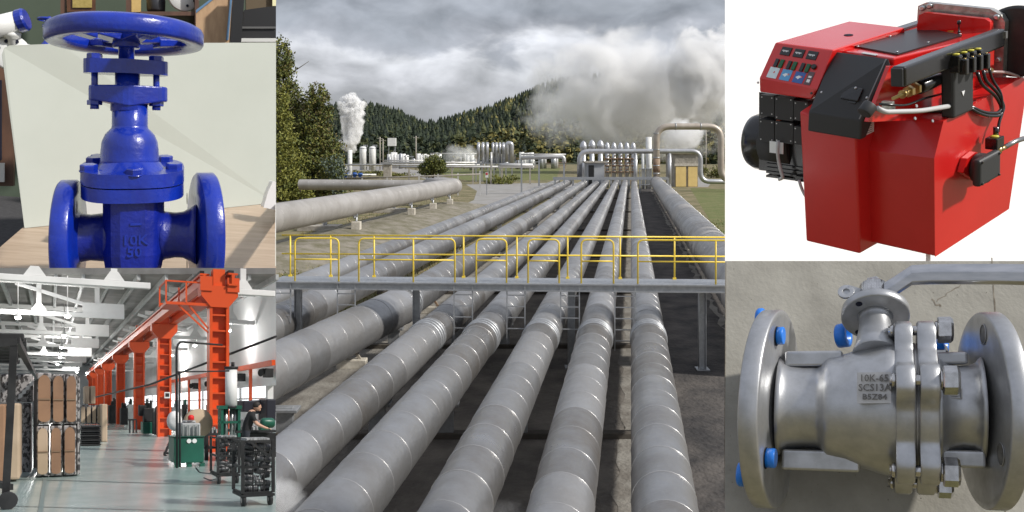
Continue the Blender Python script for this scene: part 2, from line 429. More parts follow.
# white blocks and posts under it
def online(u):
    r = ray(u, 0); # ground line below the pipe: solve for the point whose u matches
    for k in range(400):
        t = k / 399; p = a.lerp(bE, t)
        if CX + F * p.x / p.y >= u: return p
    return bE
for i, u in enumerate([353, 409, 431, 448]):
    p = online(u - 3); p = Vector((p.x + .45, p.y - .45, .35)); b = MB(); s = .27
    b.bb(p + Vector((-s, -s, 0)), p + Vector((s, s, .62)))
    o = thing('support_block', ['white concrete block under the thick left pipeline, nearest and largest of four', 'white concrete block under the thick left pipeline, second from the left edge of the picture',
         'white concrete block under the thick left pipeline, third along', 'small white concrete block next to the elbow of the thick left pipeline'][i], 'support block', p, 'white blocks under the left pipeline')
    emit('block', b, M_concw, o, bevel=.03)
    c = MB(); c.cyl(p + Vector((0, 0, .62)), p + Vector((0, .1, .85)), .07, 10); c.bar(p + Vector((-.1, .1, .8)), p + Vector((-.3, .5, 1.1)), .12); c.box(p + Vector((-.1, .3, .95)), (.25, .2, .2))
    emit('bracket', c, M_steel, o, bevel=.01)
for i, (u, v1, v0) in enumerate([(325, 232, 211), (394, 214, 198.5)]):
    p = online(u - 2); p = Vector((p.x + .9, p.y - 1.0, 0))
    p = G(u, v1 - 1.5)
    o = thing('pipe_guide_frame', ['galvanised guide post on a concrete pad beside the thick left pipeline, nearer one', 'galvanised guide post on a concrete pad beside the thick left pipeline, farther one'][i], 'guide post', p, 'guide posts beside the left pipeline')
    b = MB(); b.bb(p + Vector((-1.7, -.6, 0)), p + Vector((1.0, .8, .35))); emit('pad', b, M_conc, o, bevel=.03)
    b = MB(); b.box(p + Vector((-.1, 0, 1.1)), (.06, .2, 1.6)); b.box(p + Vector((.1, 0, 1.1)), (.06, .2, 1.6)); b.box(p + Vector((0, 0, 1.1)), (.2, .03, 1.6))
    b.bar(p + Vector((-.1, 0, .5)), p + Vector((-.9, .6, .6)), .1); b.box(p + Vector((-.15, .1, 1.9)), (.4, .2, .1))
    emit('post', b, M_steel, o)

# ---- the walkway
def wk(u, v, dy=0):   # point on the walkway front plane
    y = 18.75 - .0022 * (u - 500) * .35
    return P(u, v, y + dy)
WY = 18.75; zD = CAM.z - (283 - HV) / F * WY; zT = zD + 1.02
def xw(u, y=WY): return (u - CX) / F * y
XL = xw(268); XR = xw(745)
tilt = -.05
def wp(x, z, dy=0): return Vector((x - tilt * dy, WY + dy + tilt * x, z))
wo = thing('walkway', 'grey steel gantry walkway with yellow guard rails crossing over the pipelines', 'walkway', wp(0, 0))
b = MB(); b.hexa([wp(XL, zD - .03, 0), wp(XR, zD - .03, 0), wp(XR, zD - .03, .75), wp(XL, zD - .03, .75), wp(XL, zD, 0), wp(XR, zD, 0), wp(XR, zD, .75), wp(XL, zD, .75)])
emit('deck', b, mat('deck_grating', (.34, .36, .39), (.24, .26, .29), 14, .6, .4, bump=.5, bscale=30), wo)
for dy, lab in ((-.02, 0), (.77, 1)):
    b = MB()
    b.bar(wp(XL, zD - .02, dy), wp(XR, zD - .02, dy), .10, .03); b.bar(wp(XL, zD - .17, dy), wp(XR, zD - .17, dy), .12, .025); b.bar(wp(XL, zD - .095, dy + .01), wp(XR, zD - .095, dy + .01), .02, .13)
    emit('side_beam', b, M_steel, wo)
b = MB(); 
for k in range(16):
    x = XL + (XR - XL) * (k + .5) / 16; b.bar(wp(x, zD - .1, .02), wp(x, zD - .1, .74), .06, .08)
emit('cross_bearers', b, M_steel, wo)
RR = .0205
backp = [277, 320, 366, 460, 515.5, 568, 622, 677.5, 731]
for u in backp:
    b = MB(); x = xw(u); b.cyl(wp(x, zD, .72), wp(x, zT, .72), RR, 8); b.box(wp(x, zD + .02, .72), (.08, .05, .05)); emit('rail_post', b, M_yel, wo)
b = MB(); b.tube([wp(XL, zT, .72), wp(XR, zT, .72)], RR, 8); emit('top_rail', b, M_yel, wo)
b = MB(); b.tube([wp(XL, zT - .46, .72), wp(XR, zT - .46, .72)], RR, 8); emit('mid_rail', b, M_yel, wo)
for u0, u1, mids in [(291.5, 336.5, []), (357, 454.5, [412.5]), (476, 506.5, []), (528, 559, []), (581, 613, []), (637, 748, [713.5])]:
    b = MB(); x0, x1 = xw(u0), xw(u1)
    b.tube(bend([wp(x0, zD, .03), wp(x0, zT, .03), wp(x1, zT, .03), wp(x1, zD, .03)], .14, 6), RR, 8)
    b.tube([wp(x0, zT - .5, .03), wp(x1, zT - .5, .03)], RR * .9, 8)
    for m in mids: b.tube([wp(xw(m), zD, .03), wp(xw(m), zT, .03)], RR, 8)
    emit('guard_hoop', b, M_yel, wo)
for u, w_ in [(290, 0), (413, 1), (703, 2), (571.5, 3)]:
    x = xw(u); b = MB()
    for s in (-1, 1): b.bar(wp(x + s * .075, .02, .38 ), wp(x + s * .075, zD - .03, .38 ), .018, .15)
    b.bar(wp(x, .02, .38), wp(x, zD - .03, .38), .14, .015); b.box(wp(x, .02, .38), (.3, .3, .04))
    emit('leg', b, M_steel, wo)
for u0, u1, vb in [(271, 288, 330), (336, 354, 325), (454, 472.5, 339), (507, 525, 338), (560.5, 579, 337), (614, 634, 345)]:
    b = MB(); x0, x1 = xw(u0), xw(u1); zb = CAM.z - (vb - HV) / F * WY
    b.bar(wp(x0, zb - .1, -.04), wp(x0, zD - .03, -.04), .028); b.bar(wp(x1, zb + .12, -.04), wp(x1, zD - .03, -.04), .028)
    z = zD - .28
    while z > zb + .1: b.bar(wp(x0, z, -.04), wp(x1, z, -.04), .022); z -= .26
    emit('ladder', b, M_steel, wo)

# ---- equipment at the far end of the pipes
def vtube(u, v0, v1, y, r, name=None, **k):
    return [P(u, v0, y), P(u, v1, y)]
M_chrome = mat('bright_cladding', (.55, .56, .57), (.45, .45, .46), 1.5, .35, .65)
names = ['first', 'second', 'third', 'fourth', 'fifth', 'sixth', 'seventh', 'eighth']
for i, (u, wd, vt) in enumerate([(583.5, 2.5, 141), (592, 2.5, 140), (600.5, 2.5, 140), (607.3, 1.9, 142.5), (614, 1.9, 142.5), (620.5, 1.9, 142.5), (627, 1.9, 142.5), (633.3, 1.9, 142.5)]):
    y = 115.0; r = wd / F * y; base = P(u, 178, y); base.z = 0; z1 = P(u, vt, y).z
    o = thing('steam_silencer', f'capped silver vertical vent pipe behind the pipe ends, {names[i]} from the left in its row', 'vent pipe', base, 'row of vertical vent pipes')
    b = MB(); b.lathe([(r, 0), (r, z1 - 1.3 - base.z)], base, (0, 0, 1), 14); emit('column', b, M_chrome, o)
    b = MB(); b.lathe([(r * 1.05, 0), (r * 1.5, .25), (r * 1.5, .7), (r * .9, 1.2), (r * .2, 1.45)], base + Vector((0, 0, z1 - 1.4)), (0, 0, 1), 14); emit('cap', b, M_chrome, o)
    if i > 2:
        b = MB(); c = base + Vector((0, -.5, 0))
        for zz in (2.2, 3.1, 4.1): b.lathe([(r * 1.9, 0), (r * 1.9, .18)], base + Vector((0, 0, zz)), (0, 0, 1), 10); b.cyl(base + Vector((.1, -.45, zz + .5)), base + Vector((.1, .1, zz + .5)), .12, 8)
        b.bar(c + Vector((-.45, 0, .5)), c + Vector((-.45, 0, 4.6)), .09); b.bar(c + Vector((-.5, 0, 3.6)), c + Vector((.5, 0, 3.6)), .09); b.bar(c + Vector((-.5, 0, 2.7)), c + Vector((.5, 0, 2.7)), .07)
        emit('valve_gear', b, M_rust, o)
# S shaped cross-over pipe
y = 108.0
def PP(lst, y): return [P(u, v, y) for u, v in lst]
b = MB(); b.tube(bend(PP([(579.5, 177), (579.5, 151.3), (700.5, 151.3), (700.5, 181.5), (760, 182)], y), 1.3, 7), .33, 14)
o = thing('crossover_pipe', 'level silver pipe passing in front of the vents and dropping near the yellow doors', 'pipe', P(579.5, 182, y))
emit('tube', b, M_chrome, o)
for u in (635.5, 669.5):
    c = MB(); p = P(u, 152, y); q = Vector((p.x, p.y, 0)); c.cyl(q, p, .26, 12); c.box(q + Vector((0, 0, .1)), (1.2, 1.2, .2)); emit('standpipe', c, M_chrome, o)
y = 103.0
b = MB(); b.tube(bend(PP([(656.5, 183), (656.5, 126.5), (721, 126.5), (721, 181), (750, 182)], y), 1.75, 8), .42, 16)
o = thing('expansion_loop', 'tall weathered pipe loop arching over the right end of the pipe field', 'pipe loop', Vector((P(656.5, 183, y).x, y, 0)))
emit('tube', b, [mat('stained_cladding', (.52, .47, .40), (.40, .34, .28), .7, .45, .4)], o)
c = MB()
for v in (150, 158, 166, 174, 134): c.lathe([(.47, 0), (.47, .12)], P(656.5, v, y), (0, 0, 1), 16)
for u in (675, 700): c.lathe([(.47, 0), (.47, .12)], P(u, 126.5, y), (1, 0, 0), 16)
emit('flange', c, M_steel, o)
c = MB(); c.lathe([(.45, 0), (.46, .8), (.45, 1.7)], P(656.5, 172, y), (0, 0, 1), 16); emit('rusty_sleeve', c, M_rust, o, label='rust streaked sleeve')
# tall stack
p = P(647, 178, 112); p.z = 0; o = thing('exhaust_stack', 'pale double exhaust stack standing in the steam beside the tall pipe loop', 'stack', p)
z1 = P(647, 137, 112).z
for dx, rr, zz in ((.25, .42, z1), (-.55, .22, z1 - 2.2)):
    b = MB(); b.cyl(p + Vector((dx, 0, 0)), p + Vector((dx, 0, zz)), rr, 14); emit('flue', b, M_white, o)
b = MB()
for zz in (.6, 1.6, 2.8): b.box(p + Vector((0, -.3, zz)), (2.2, .7, .12)); 
for dx in (-1.1, -.4, .5, 1.1): b.bar(p + Vector((dx, -.6, 0)), p + Vector((dx, -.6, 2.9)), .12)
emit('frame', b, M_steel, o)
# portal beam over the pipe ends
b = MB(); y = 101
A_, B_ = P(553, 178.4, y), P(668, 178.4, y)
o = thing('pipe_portal', 'low grey steel portal beam that the pipelines pass under at their far end', 'steel portal', (A_.x, y, 0))
b.bar(A_, B_, .3, .35); emit('beam', b, M_steel, o)
for u in (555, 573, 583, 593, 602, 611, 620, 629, 640, 668):
    c = MB(); p = P(u, 178, y); c.bar(Vector((p.x, y, 0)), p, .22); emit('leg', c, M_steel, o)
# sheds
def shed(u0, u1, v0, v1, y, dep, wallm, name, lab):
    a_, b_ = P(u0, v1, y), P(u1, v0, y); a_.z = 0
    o = thing(name, lab, 'shed', (a_.x, y, 0)); b = MB(); b.bb(a_, (b_.x, y + dep, b_.z)); emit('wall', b, wallm, o)
    b = MB(); b.bb((a_.x - .25, y - .25, b_.z), (b_.x + .25, y + dep + .25, b_.z + .22)); emit('roof', b, M_conc, o)
    return o, a_, b_
o, a_, b_ = shed(587, 604.5, 163, 178, 106, 4, mat('grey_sheet', (.40, .41, .42), (.32, .33, .34), 1, .6), 'control_hut', 'small grey hut with a black open doorway behind the pipe ends')
b = MB(); w0 = P(588.5, 0, 105.97).x; w1 = P(594, 0, 105.97).x; b.bb((w0, 105.93, .02), (w1, 105.96, b_.z - .3)); emit('doorway', b, mat('black_opening', (.008, .008, .008)), o)
o, a_, b_ = shed(675, 698, 154, 177.5, 118, 7, mat('grey_stone', (.38, .35, .30), (.25, .23, .19), 1.4, .9, bump=.5, bscale=3), 'stone_shed', 'grey stone shed with two pale yellow doors at the right')
for u0, u1 in ((675.8, 686), (688.2, 697.3)):
    b = MB(); b.bb((P(u0, 0, 117.9).x, 117.86, .05), (P(u1, 0, 117.9).x, 117.97, P(0, 166.5, 118).z)); emit('door', b, mat('yellow_door', (.80, .60, .24), (.72, .52, .2), 1, .6), o)
b = MB(); b.bb((a_.x - .1, 117.80, P(0, 166, 118).z), (b_.x + .1, 117.99, P(0, 163.5, 118).z)); emit('lintel', b, M_concw, o)
# pipe bridge frames on the left of the vents
M_pw = mat('pale_pipe', (.62, .61, .59), (.5, .49, .47), 1, .4, .3)
y = 98; o = thing('pipe_bridge', 'thin pale pipe bridge on two slender posts left of the pipe ends', 'pipe bridge', G(564, 178))
b = MB(); b.tube(bend(PP([(521, 158), (564, 156.5), (564, 163)], y), .8, 5), .24, 10); b.tube(PP([(521, 154.5), (566, 154.5)], 104), .1, 6); emit('tube', b, M_pw, o)
for u, v in ((539, 183), (564, 181), (521.5, 178)):
    c = MB(); p = P(u, 157.5, y); c.bar(Vector((p.x, p.y, 0)), p, .2); emit('post', c, M_steel, o)
y = 128; o = thing('pipe_trestle', 'long low trestle of pale pipes crossing behind the lone tree', 'pipe trestle', Vector((P(340, 0, y).x, y, 0)))
for v, r_, u0, u1, yy in ((162.6, .17, 383, 483, 150), (164.8, .15, 340, 480, 148), (166.8, .17, 400, 534, 128), (165.2, .3, 500, 533, 128), (153.5, .14, 430, 480, 230)):
    b = MB(); b.tube(PP([(u0, v), (u1, v)], yy), r_, 8); emit('pipe', b, M_pw, o)
for u in (409, 430, 452, 473, 491, 502, 530):
    b = MB(); p = P(u, 167, 128); b.bar(Vector((p.x, p.y, 0)), p, .25); emit('post', b, M_conc, o)
for u0, u1, v in ((491, 491, 156),):
    b = MB(); b.tube(bend(PP([(491.3, 152), (491.3, 170)], 126), .3), .16, 8); emit('riser', b, M_pw, o)
# arched silencers
lab3 = ['leftmost', 'second', 'third', 'fourth', 'fifth', 'sixth', 'seventh']
for i, (u, r_) in enumerate([(478.5, .30), (482.9, .30), (487.2, .30), (493, .26), (496.4, .26), (499.9, .26), (503.4, .26)]):
    y = 140; b = MB(); w_ = 1.5
    b.tube(bend(PP([(u, 163), (u, 143.5)], y)[:1] + [P(u, 143.5, y), P(u, 143.5, y) + Vector((0, 2.0, 0)), P(u, 163, y) + Vector((0, 2.0, 0))], .95, 7), r_ * .95, 12)
    tag(emit('arched_vent', b, M_chrome, base=P(u, 168, y)), f'vent pipe bent over at the top, {lab3[i]} right of the lone tree', 'vent pipe', 'arched vent pipes')
b = MB(); y = 139; b.tube(bend(PP([(507, 162), (507, 143.5), (511.5, 143.5), (511.5, 163)], y), .75, 7), .42, 12)
tag(emit('arched_vent', b, M_chrome, base=P(509, 168, y)), 'wide silver pipe arch standing right of the row of vent pipes', 'pipe arch')
b = MB(); y = 140; o = thing('vent_stand', 'grey steel staging with rails under the arched vent pipes', 'staging', P(476, 168, y))
b.bb(P(475, 164, 139), P(515, 162.8, 143)); emit('deck', b, M_steel, o)
for u in range(476, 516, 6):
    b = MB(); p = P(u, 163, 139); b.bar(Vector((p.x, p.y, 0)), p, .2); b.bar(P(u + 3, 154, 138.6), P(u + 3, 163, 138.6), .1); emit('post', b, M_steel, o)
# tanks
for i, u in enumerate((363.3, 372.6)):
    y = 150; r_ = 3.6 / F * y; base = P(u, 167.5, y); base.z = P(0, 170, y).z
    o = thing('storage_tank', ['white vertical tank nearer the steam plume', 'white vertical tank on the side of the lone tree'][i], 'tank', base, 'two white tanks')
    h_ = P(u, 148, y).z - base.z; b = MB(); b.lathe([(r_, 0), (r_, h_), (r_ * .75, h_ + .25), (.1, h_ + .35)], base, (0, 0, 1), 20); emit('shell', b, M_white, o)
    c = MB(); c.lathe([(r_ * .99, 0), (r_ * 1.03, .05), (r_ * 1.03, .12), (r_ * .99, .17)], base + Vector((0, 0, h_ * .96)), (0, 0, 1), 20); c.bar(base + Vector((r_, -.2, 0)), base + Vector((r_, -.2, h_ + .6)), .1); c.box(base + Vector((r_ * .6, 0, h_ + .4)), (.8, .5, .4)); emit('ladder', c, M_steel, o)
p = P(350, 170, 150); p.z = 0; o = thing('wellhead', 'white well stack with blue fittings under the bright steam plume', 'wellhead', p)
b = MB(); b.cyl(p, Vector((p.x, p.y, P(0, 150, 150).z)), .42, 12); b.cyl(p + Vector((-.8, 0, 0)), p + Vector((-.8, 0, 2.2)), .2, 10); emit('flue', b, M_white, o)
b = MB(); bl = mat('blue_paint', (.03, .10, .35), None)
for dx, s_ in ((-1.6, 1), (-.7, .8), (1.0, 1.1), (2.0, .7)): b.box(p + Vector((dx, -.6, .5 + .3 * s_)), (.5, .5, 1 * s_)); b.cyl(p + Vector((dx - .3, -.9, 1)), p + Vector((dx + .5, -.9, 1)), .25, 10)
emit('fittings', b, bl, o)
b = MB(); b.tube([p + Vector((-3, -.5, .9)), p + Vector((5, -.5, .9))], .16, 8); emit('feed_pipe', b, M_white, o)
p = P(387.5, 168, 145); p.z = 0; o = thing('grey_cabinet', 'small pale upright cabinet between the white tanks and the path', 'cabinet', p)
b = MB(); b.bb(p + Vector((-.7, -.5, 0)), p + Vector((.7, .5, 2.9))); emit('body', b, M_conc, o, bevel=.05)
b = MB(); b.bb(p + Vector((-.9, -.7, 2.9)), p + Vector((.9, .7, 3.1))); emit('lid', b, M_steel, o)
# far plant: low white stacks in groups
R = random.Random(3); k = 0
for u0, u1, y in ((388, 400, 260), (402, 408, 262), (417, 429, 255), (431, 441, 255), (392, 396, 262), (520, 533, 240), (466, 474, 250)):
    p = P(u0, 160, y); p.z = 0; q = P(u1, 160, y)
    o = thing('process_unit', None, None, p)
    tag(o, ['pale far-off process unit behind the white tanks', 'short pale far-off process unit beside a mast', 'pale far-off process unit left of the lone tree', 'wide pale process unit half behind the lone tree',
            'tall pale process tower left of the lone tree, in front of the wood', 'pale process unit behind the thin pipe bridge', 'pale box unit right of the lone tree'][k], 'process unit', 'far process units'); k += 1
    n = max(2, int((u1 - u0) / 3)); top = 161 - R.uniform(7, 10)
    for j in range(n):
        b = MB(); c = p.lerp(Vector((q.x, q.y, 0)), (j + .5) / n); b.cyl(c, c + Vector((0, 0, P(0, top + R.uniform(0, 1.5), y).z)), .75, 10); emit('vessel', b, M_white, o)
    b = MB(); b.bb(p + Vector((-.4, -1.2, 1.2)), Vector((q.x + .4, q.y - .9, 1.8))); emit('platform', b, M_steel, o)
o = thing('far_tower', 'small pale lattice tower with a white cabin at the edge of the wood', 'tower', Vector((P(392, 0, 300).x, 300, 0)))
b = MB(); c = Vector((P(392, 0, 300).x, 300, 0)); z_ = P(0, 138, 300).z; b.bb(c + Vector((-1.5, -1, z_ - 3)), c + Vector((1.5, 1, z_))); emit('cabin', b, M_white, o)
b = MB()
for sx_ in (-1.2, 1.2): b.bar(c + Vector((sx_, 0, 0)), c + Vector((sx_, 0, z_ - 3)), .3)
b.bar(c + Vector((-1.2, 0, 2)), c + Vector((1.2, 0, z_ - 4)), .2); emit('legs', b, M_steel, o)
for i, (u, v0, v1) in enumerate([(416, 136, 160), (380, 137, 158), (706, 130, 160), (383, 139, 158)]):
    y = 230; p = P(u, 160, y); p.z = 0; b = MB(); b.cyl(p, Vector((p.x, p.y, P(0, v0, y).z)), .16, 6); b.bar(Vector((p.x - .8, p.y, P(0, v0 + 1.5, y).z)), Vector((p.x + .8, p.y, P(0, v0 + 1.5, y).z)), .15)
    tag(emit('power_pole', b, M_conc), ['thin power pole just left of the lone tree', 'thin power pole behind the white tanks', 'thin power pole inside the tall pipe loop', 'thin power pole right beside another, behind the tanks'][i], 'pole', 'power poles')
o = thing('far_pipework', 'dense low band of pale pipework and vessels along the foot of the wood', 'pipework', (P(470, 0, 245).x, 245, 0)); R = random.Random(9)
for k in range(46):
    u = 386 + k * 3.9 + R.uniform(-1, 1)
    if 425 < u < 440: continue
    if u > 566: break
    y = 240 + R.uniform(-18, 30); h_ = R.uniform(1.4, 4.6); c = Vector((P(u, 0, y).x, y, 0)); w_ = R.uniform(.3, .9)
    b = MB()
    if k % 3: b.lathe([(w_, 0), (w_, h_), (w_ * .4, h_ + .4)], c, seg=8); emit('vessel', b, [M_white, M_steel, M_pw][k % 3], o)
    else:
        for dx in (-1, 1): b.bar(c + Vector((dx, 0, 0)), c + Vector((dx, 0, h_)), .22)
        b.bar(c + Vector((-1.6, 0, h_)), c + Vector((1.6, 0, h_)), .3); b.bar(c + Vector((-1.3, 0, h_ * .5)), c + Vector((1.3, 0, h_ * .5)), .2); emit('frame', b, [M_steel, M_rust, M_pw][k % 3 + R.randrange(3) if False else R.randrange(3)], o)
b = MB()
for v, y in ((160.5, 215),): b.tube([P(384, v, y), P(424, v, y)], .16, 6)
emit('header_pipe', b, M_pw, o)
# guard fence in front of the lone tree
o = thing('guard_rail', 'low pale pipe guard rail along the gravel road', 'guard rail', G(419, 181)); y = 96
b = MB(); b.tube([P(335, 178.3, 98), P(419, 176.6, 96), P(480, 174.2, 94)], .09, 6); b.tube([P(345, 179, 98), P(400, 178, 97)], .06, 6); emit('rail', b, M_conc, o)
for u, v0, v1 in ((362, 178, 182), (387, 177.6, 182), (419, 175, 182), (438, 174, 181.5), (458, 173, 183), (480, 171, 184)):
    b = MB(); b.bar(P(u, v0, 95), Vector((P(u, 0, 95).x, 95, 0)), .16); emit('post', b, M_pw, o)
p = P(486.5, 180, 95); o = thing('warning_sign', 'small red and white sign board on a short post by the road', 'sign', Vector((p.x, p.y, 0)))
b = MB(); b.bb(P(485.3, 177.5, 95), P(488.2, 172.3, 95.06)); emit('board', b, M_white, o)
b = MB(); b.bb(P(485.7, 174.9, 94.97), P(487.8, 172.7, 94.99)); emit('red_panel', b, mat('red_paint', (.45, .03, .04)), o)
b = MB(); b.bar(P(486.7, 177, 95.1), Vector((P(486.7, 0, 95.1).x, 95.1, 0)), .1); emit('post', b, M_steel, o)

# ---- vegetation
LEAF = [mat('leaf_dark', (.030, .044, .012), None, rough=.7), mat('leaf_mid', (.10, .118, .022), None, rough=.7), mat('leaf_olive', (.20, .20, .036), None, rough=.7), mat('leaf_brown', (.13, .105, .03), None, rough=.75), mat('leaf_grey', (.10, .13, .10), None, rough=.6)]
M_bark = mat('bark', (.07, .055, .04), (.12, .10, .075), 3, .9)
def leaves(mb, c, rad, n, size, R, mis, hollow=.45, droop=0, clump=None):
    cl = [Vector((R.gauss(0, 1), R.gauss(0, 1), R.gauss(0, 1))).normalized() * R.uniform(hollow, 1) for _ in range(clump or 40)]
    for _ in range(n):
        q = R.choice(cl) + Vector((R.gauss(0, .13), R.gauss(0, .13), R.gauss(0, .13)))
        p = Vector(c) + Vector((q.x * rad[0], q.y * rad[1], q.z * rad[2]))
        a = Vector((R.gauss(0, 1), R.gauss(0, 1), R.gauss(0, 1) - droop)).normalized(); b_ = a.cross(Vector((R.gauss(0, 1), R.gauss(0, 1), R.gauss(0, 1)))).normalized()
        s_ = size * R.uniform(.6, 1.3)
        mb.add([p - a * s_ * .5, p + b_ * s_ * .28, p + a * s_ * .5, p - b_ * s_ * .28], [(0, 1, 2, 3)], R.choice(mis))
def tree(label, base, h, crowns, n, size, mis, R, cat='tree', trunk=.25, group=None, name='broadleaf_tree', droop=.5):
    o = thing(name, label, cat, base, group); base = Vector(base); t = MB()
    t.tube([base, base + Vector((.1, 0, h * .35)), base + Vector((-.1, .1, h * .75)), base + Vector((0, 0, h * .95))], trunk, 8, rs=[trunk, trunk * .8, trunk * .4, trunk * .1])
    for k in range(10):
        z = h * R.uniform(.15, .8); a_ = R.uniform(0, 2 * PI); L = h * .18
        t.tube([base + Vector((0, 0, z)), base + Vector((math.cos(a_) * L, math.sin(a_) * L, z + L * .6))], trunk * .2, 5, rs=[trunk * .3, trunk * .08])
    emit('trunk', t, M_bark, o); c = MB()
    tot = sum(r[0] * r[2] for _, r in crowns)
    for cc, r in crowns: leaves(c, base + Vector(cc), r, int(n * r[0] * r[2] / tot), size, R, mis, droop=droop, clump=90)
    emit('crown', c, LEAF, o)
R = random.Random(11)
def tb(u, v, y): p = P(u, v, y); return Vector((p.x, p.y, 0))
s = 90 / F
cone = lambda hh, w_, n_: [((R.uniform(-.1, .1) * w_, 0, hh * (i + .5) / n_), (w_ * (1 - .82 * (i / n_)) * R.uniform(.85, 1.1), w_ * (1 - .82 * i / n_), hh / n_ * .95)) for i in range(n_)]
tree('tall dark conical tree with bronze tints, highest of the trees at the left', tb(284, 195, 92), 17.3, cone(17.2, 5.4, 7), 26000, .34, [0, 1, 1, 2, 1, 3], R, name='conical_tree', trunk=.3)
tree('yellow green tree standing in front of the tall dark one, at the left edge', tb(279, 200, 84), 11.2, cone(11.5, 3.3, 5), 11000, .3, [1, 2, 2, 2], R, trunk=.2)
tree('dark bronze tree whose crown slopes down to the right beside the steam plume', tb(316, 195, 90), 12.2, cone(12.2, 4.5, 7), 20000, .32, [0, 1, 1, 3, 2], R, name='conical_tree', trunk=.3)
tree('low grey-leaved shrub tree right of the dark trees', tb(334, 193, 86), 5.0, [((0, 0, 3.2), (1.4, 1.4, 1.8)), ((.3, 0, 1.6), (1.1, 1.2, 1.4))], 1800, .3, [4, 1, 4], R, trunk=.12)
tree('small dark green bush at the foot of the tall dark trees', tb(300, 199, 83), 2.2, [((0, 0, 1.3), (1.6, 1.2, 1.4))], 900, .3, [1, 2], R, trunk=.1, cat='bush', name='bush')
tree('lone round green tree in the middle distance', tb(432.5, 170, 125), 5.3, [((0, 0, 3.3), (1.9, 1.7, 1.7)), ((-.9, 0, 2.5), (1.4, 1.3, 1.3)), ((1.1, 0, 2.7), (1.3, 1.3, 1.3))], 5200, .3, [1, 1, 2, 0], R, trunk=.22)
for i, (u, v, hh, w_, lab) in enumerate([(350, 176, 1.2, 4.5, 'low brown scrub below the white tanks'), (372, 175.5, 1.0, 5, 'low dark scrub beside the path to the tanks'), (395, 177, .8, 4, 'low scrub in front of the long path'),
                                        (502, 184, 1.3, 2.6, 'grassy green mound beside the small sign'), (700, 175, 1.8, 2.0, 'dark bush behind the dropping end of the crossover pipe'), (716, 178, 2.0, 2, 'dark bush inside the foot of the tall pipe loop')]):
    b = MB(); c = tb(u, v, G(u, min(v, 186)).y if v > 170 else 150); leaves(b, c + Vector((0, 0, hh * .4)), (w_, 2.2, hh * .8), 1500, .32, R, [0, 1, 3, 2] if i != 3 else [2, 2, 1], hollow=.1)
    tag(emit('scrub', b, LEAF, base=c), lab, 'bush')
# grass tufts at the pipe edge
gt = MB()
for _ in range(12000):
    q = R.random()
    if q < .45: p = at(R.uniform(-15, -8.4), R.uniform(18, 44), 0)
    elif q < .8: u_ = R.uniform(300, 460); v_ = R.uniform(192, 236); p = G(u_, v_)
    else: p = at(R.uniform(4.2, 9), R.uniform(24, 60), 0)
    if 'road' and (p.y > 44 and p.x - DX * p.y > -14 and p.x < DX * p.y - 8): continue
    h_ = R.uniform(.05, .17); a_ = R.uniform(0, PI); d_ = Vector((math.cos(a_), math.sin(a_), 0)) * R.uniform(.012, .04)
    gt.add([p - d_, p + d_, p + Vector((R.uniform(-.12, .12), R.uniform(-.1, .1), h_))], [(0, 1, 2)], R.choice([1, 2, 3, 5, 5]))
tag(emit('grass_tufts', gt, LEAF + [mat('straw', (.30, .24, .12))]), 'dry tufts of grass beside the pipelines and road', 'grass', kind='stuff')
# ---- hills
ridge = [(150, 112), (276, 112), (320, 109), (345, 105), (365, 105), (385, 110), (400, 113), (415, 121), (425, 125), (440, 122), (460, 117), (476, 112), (490, 109), (505, 103), (520, 97), (540, 88), (560, 82), (600, 77), (650, 76), (700, 80), (725, 84), (800, 92), (900, 100)]
def rv(u):
    for (a0, b0), (a1, b1) in zip(ridge, ridge[1:]):
        if a0 <= u <= a1: return b0 + (b1 - b0) * (u - a0) / (a1 - a0)
    return 110
def hz(u, y):
    top = CAM.z + (HV - (rv(u) + 7)) / F * 640
    t = max(0, min(1, (y - 330) / 310)); t = t * t * (3 - 2 * t)
    return top * t + 1.2 * noise.noise(Vector((u * .05, y * .03, 0))) * t
b = MB(); vs = []; fs = []; NU, NY = 70, 24
for j in range(NY + 1):
    y = 320 + 420 * j / NY
    for i in range(NU + 1):
        u = 120 + 780 * i / NU; vs.append(((u - CX) / F * y, y, hz(u, y) - (.2 if j == 0 else 0) - max(0, y - 640) * .05))
for j in range(NY):
    for i in range(NU): a_ = j * (NU + 1) + i; fs.append((a_, a_ + 1, a_ + NU + 2, a_ + NU + 1))
b.add(vs, fs, 0, True); struct('hills', b, mat('forest_floor', (.02, .028, .01), (.05, .055, .02), .05, .95))
HL = [mat('conifer_dark', (.010, .020, .009), None, rough=.8), mat('conifer_green', (.018, .031, .011), None, rough=.8), mat('conifer_olive', (.06, .07, .02), None, rough=.8), mat('broadleaf_yellow', (.19, .165, .045), None, rough=.8)]
fb = MB()
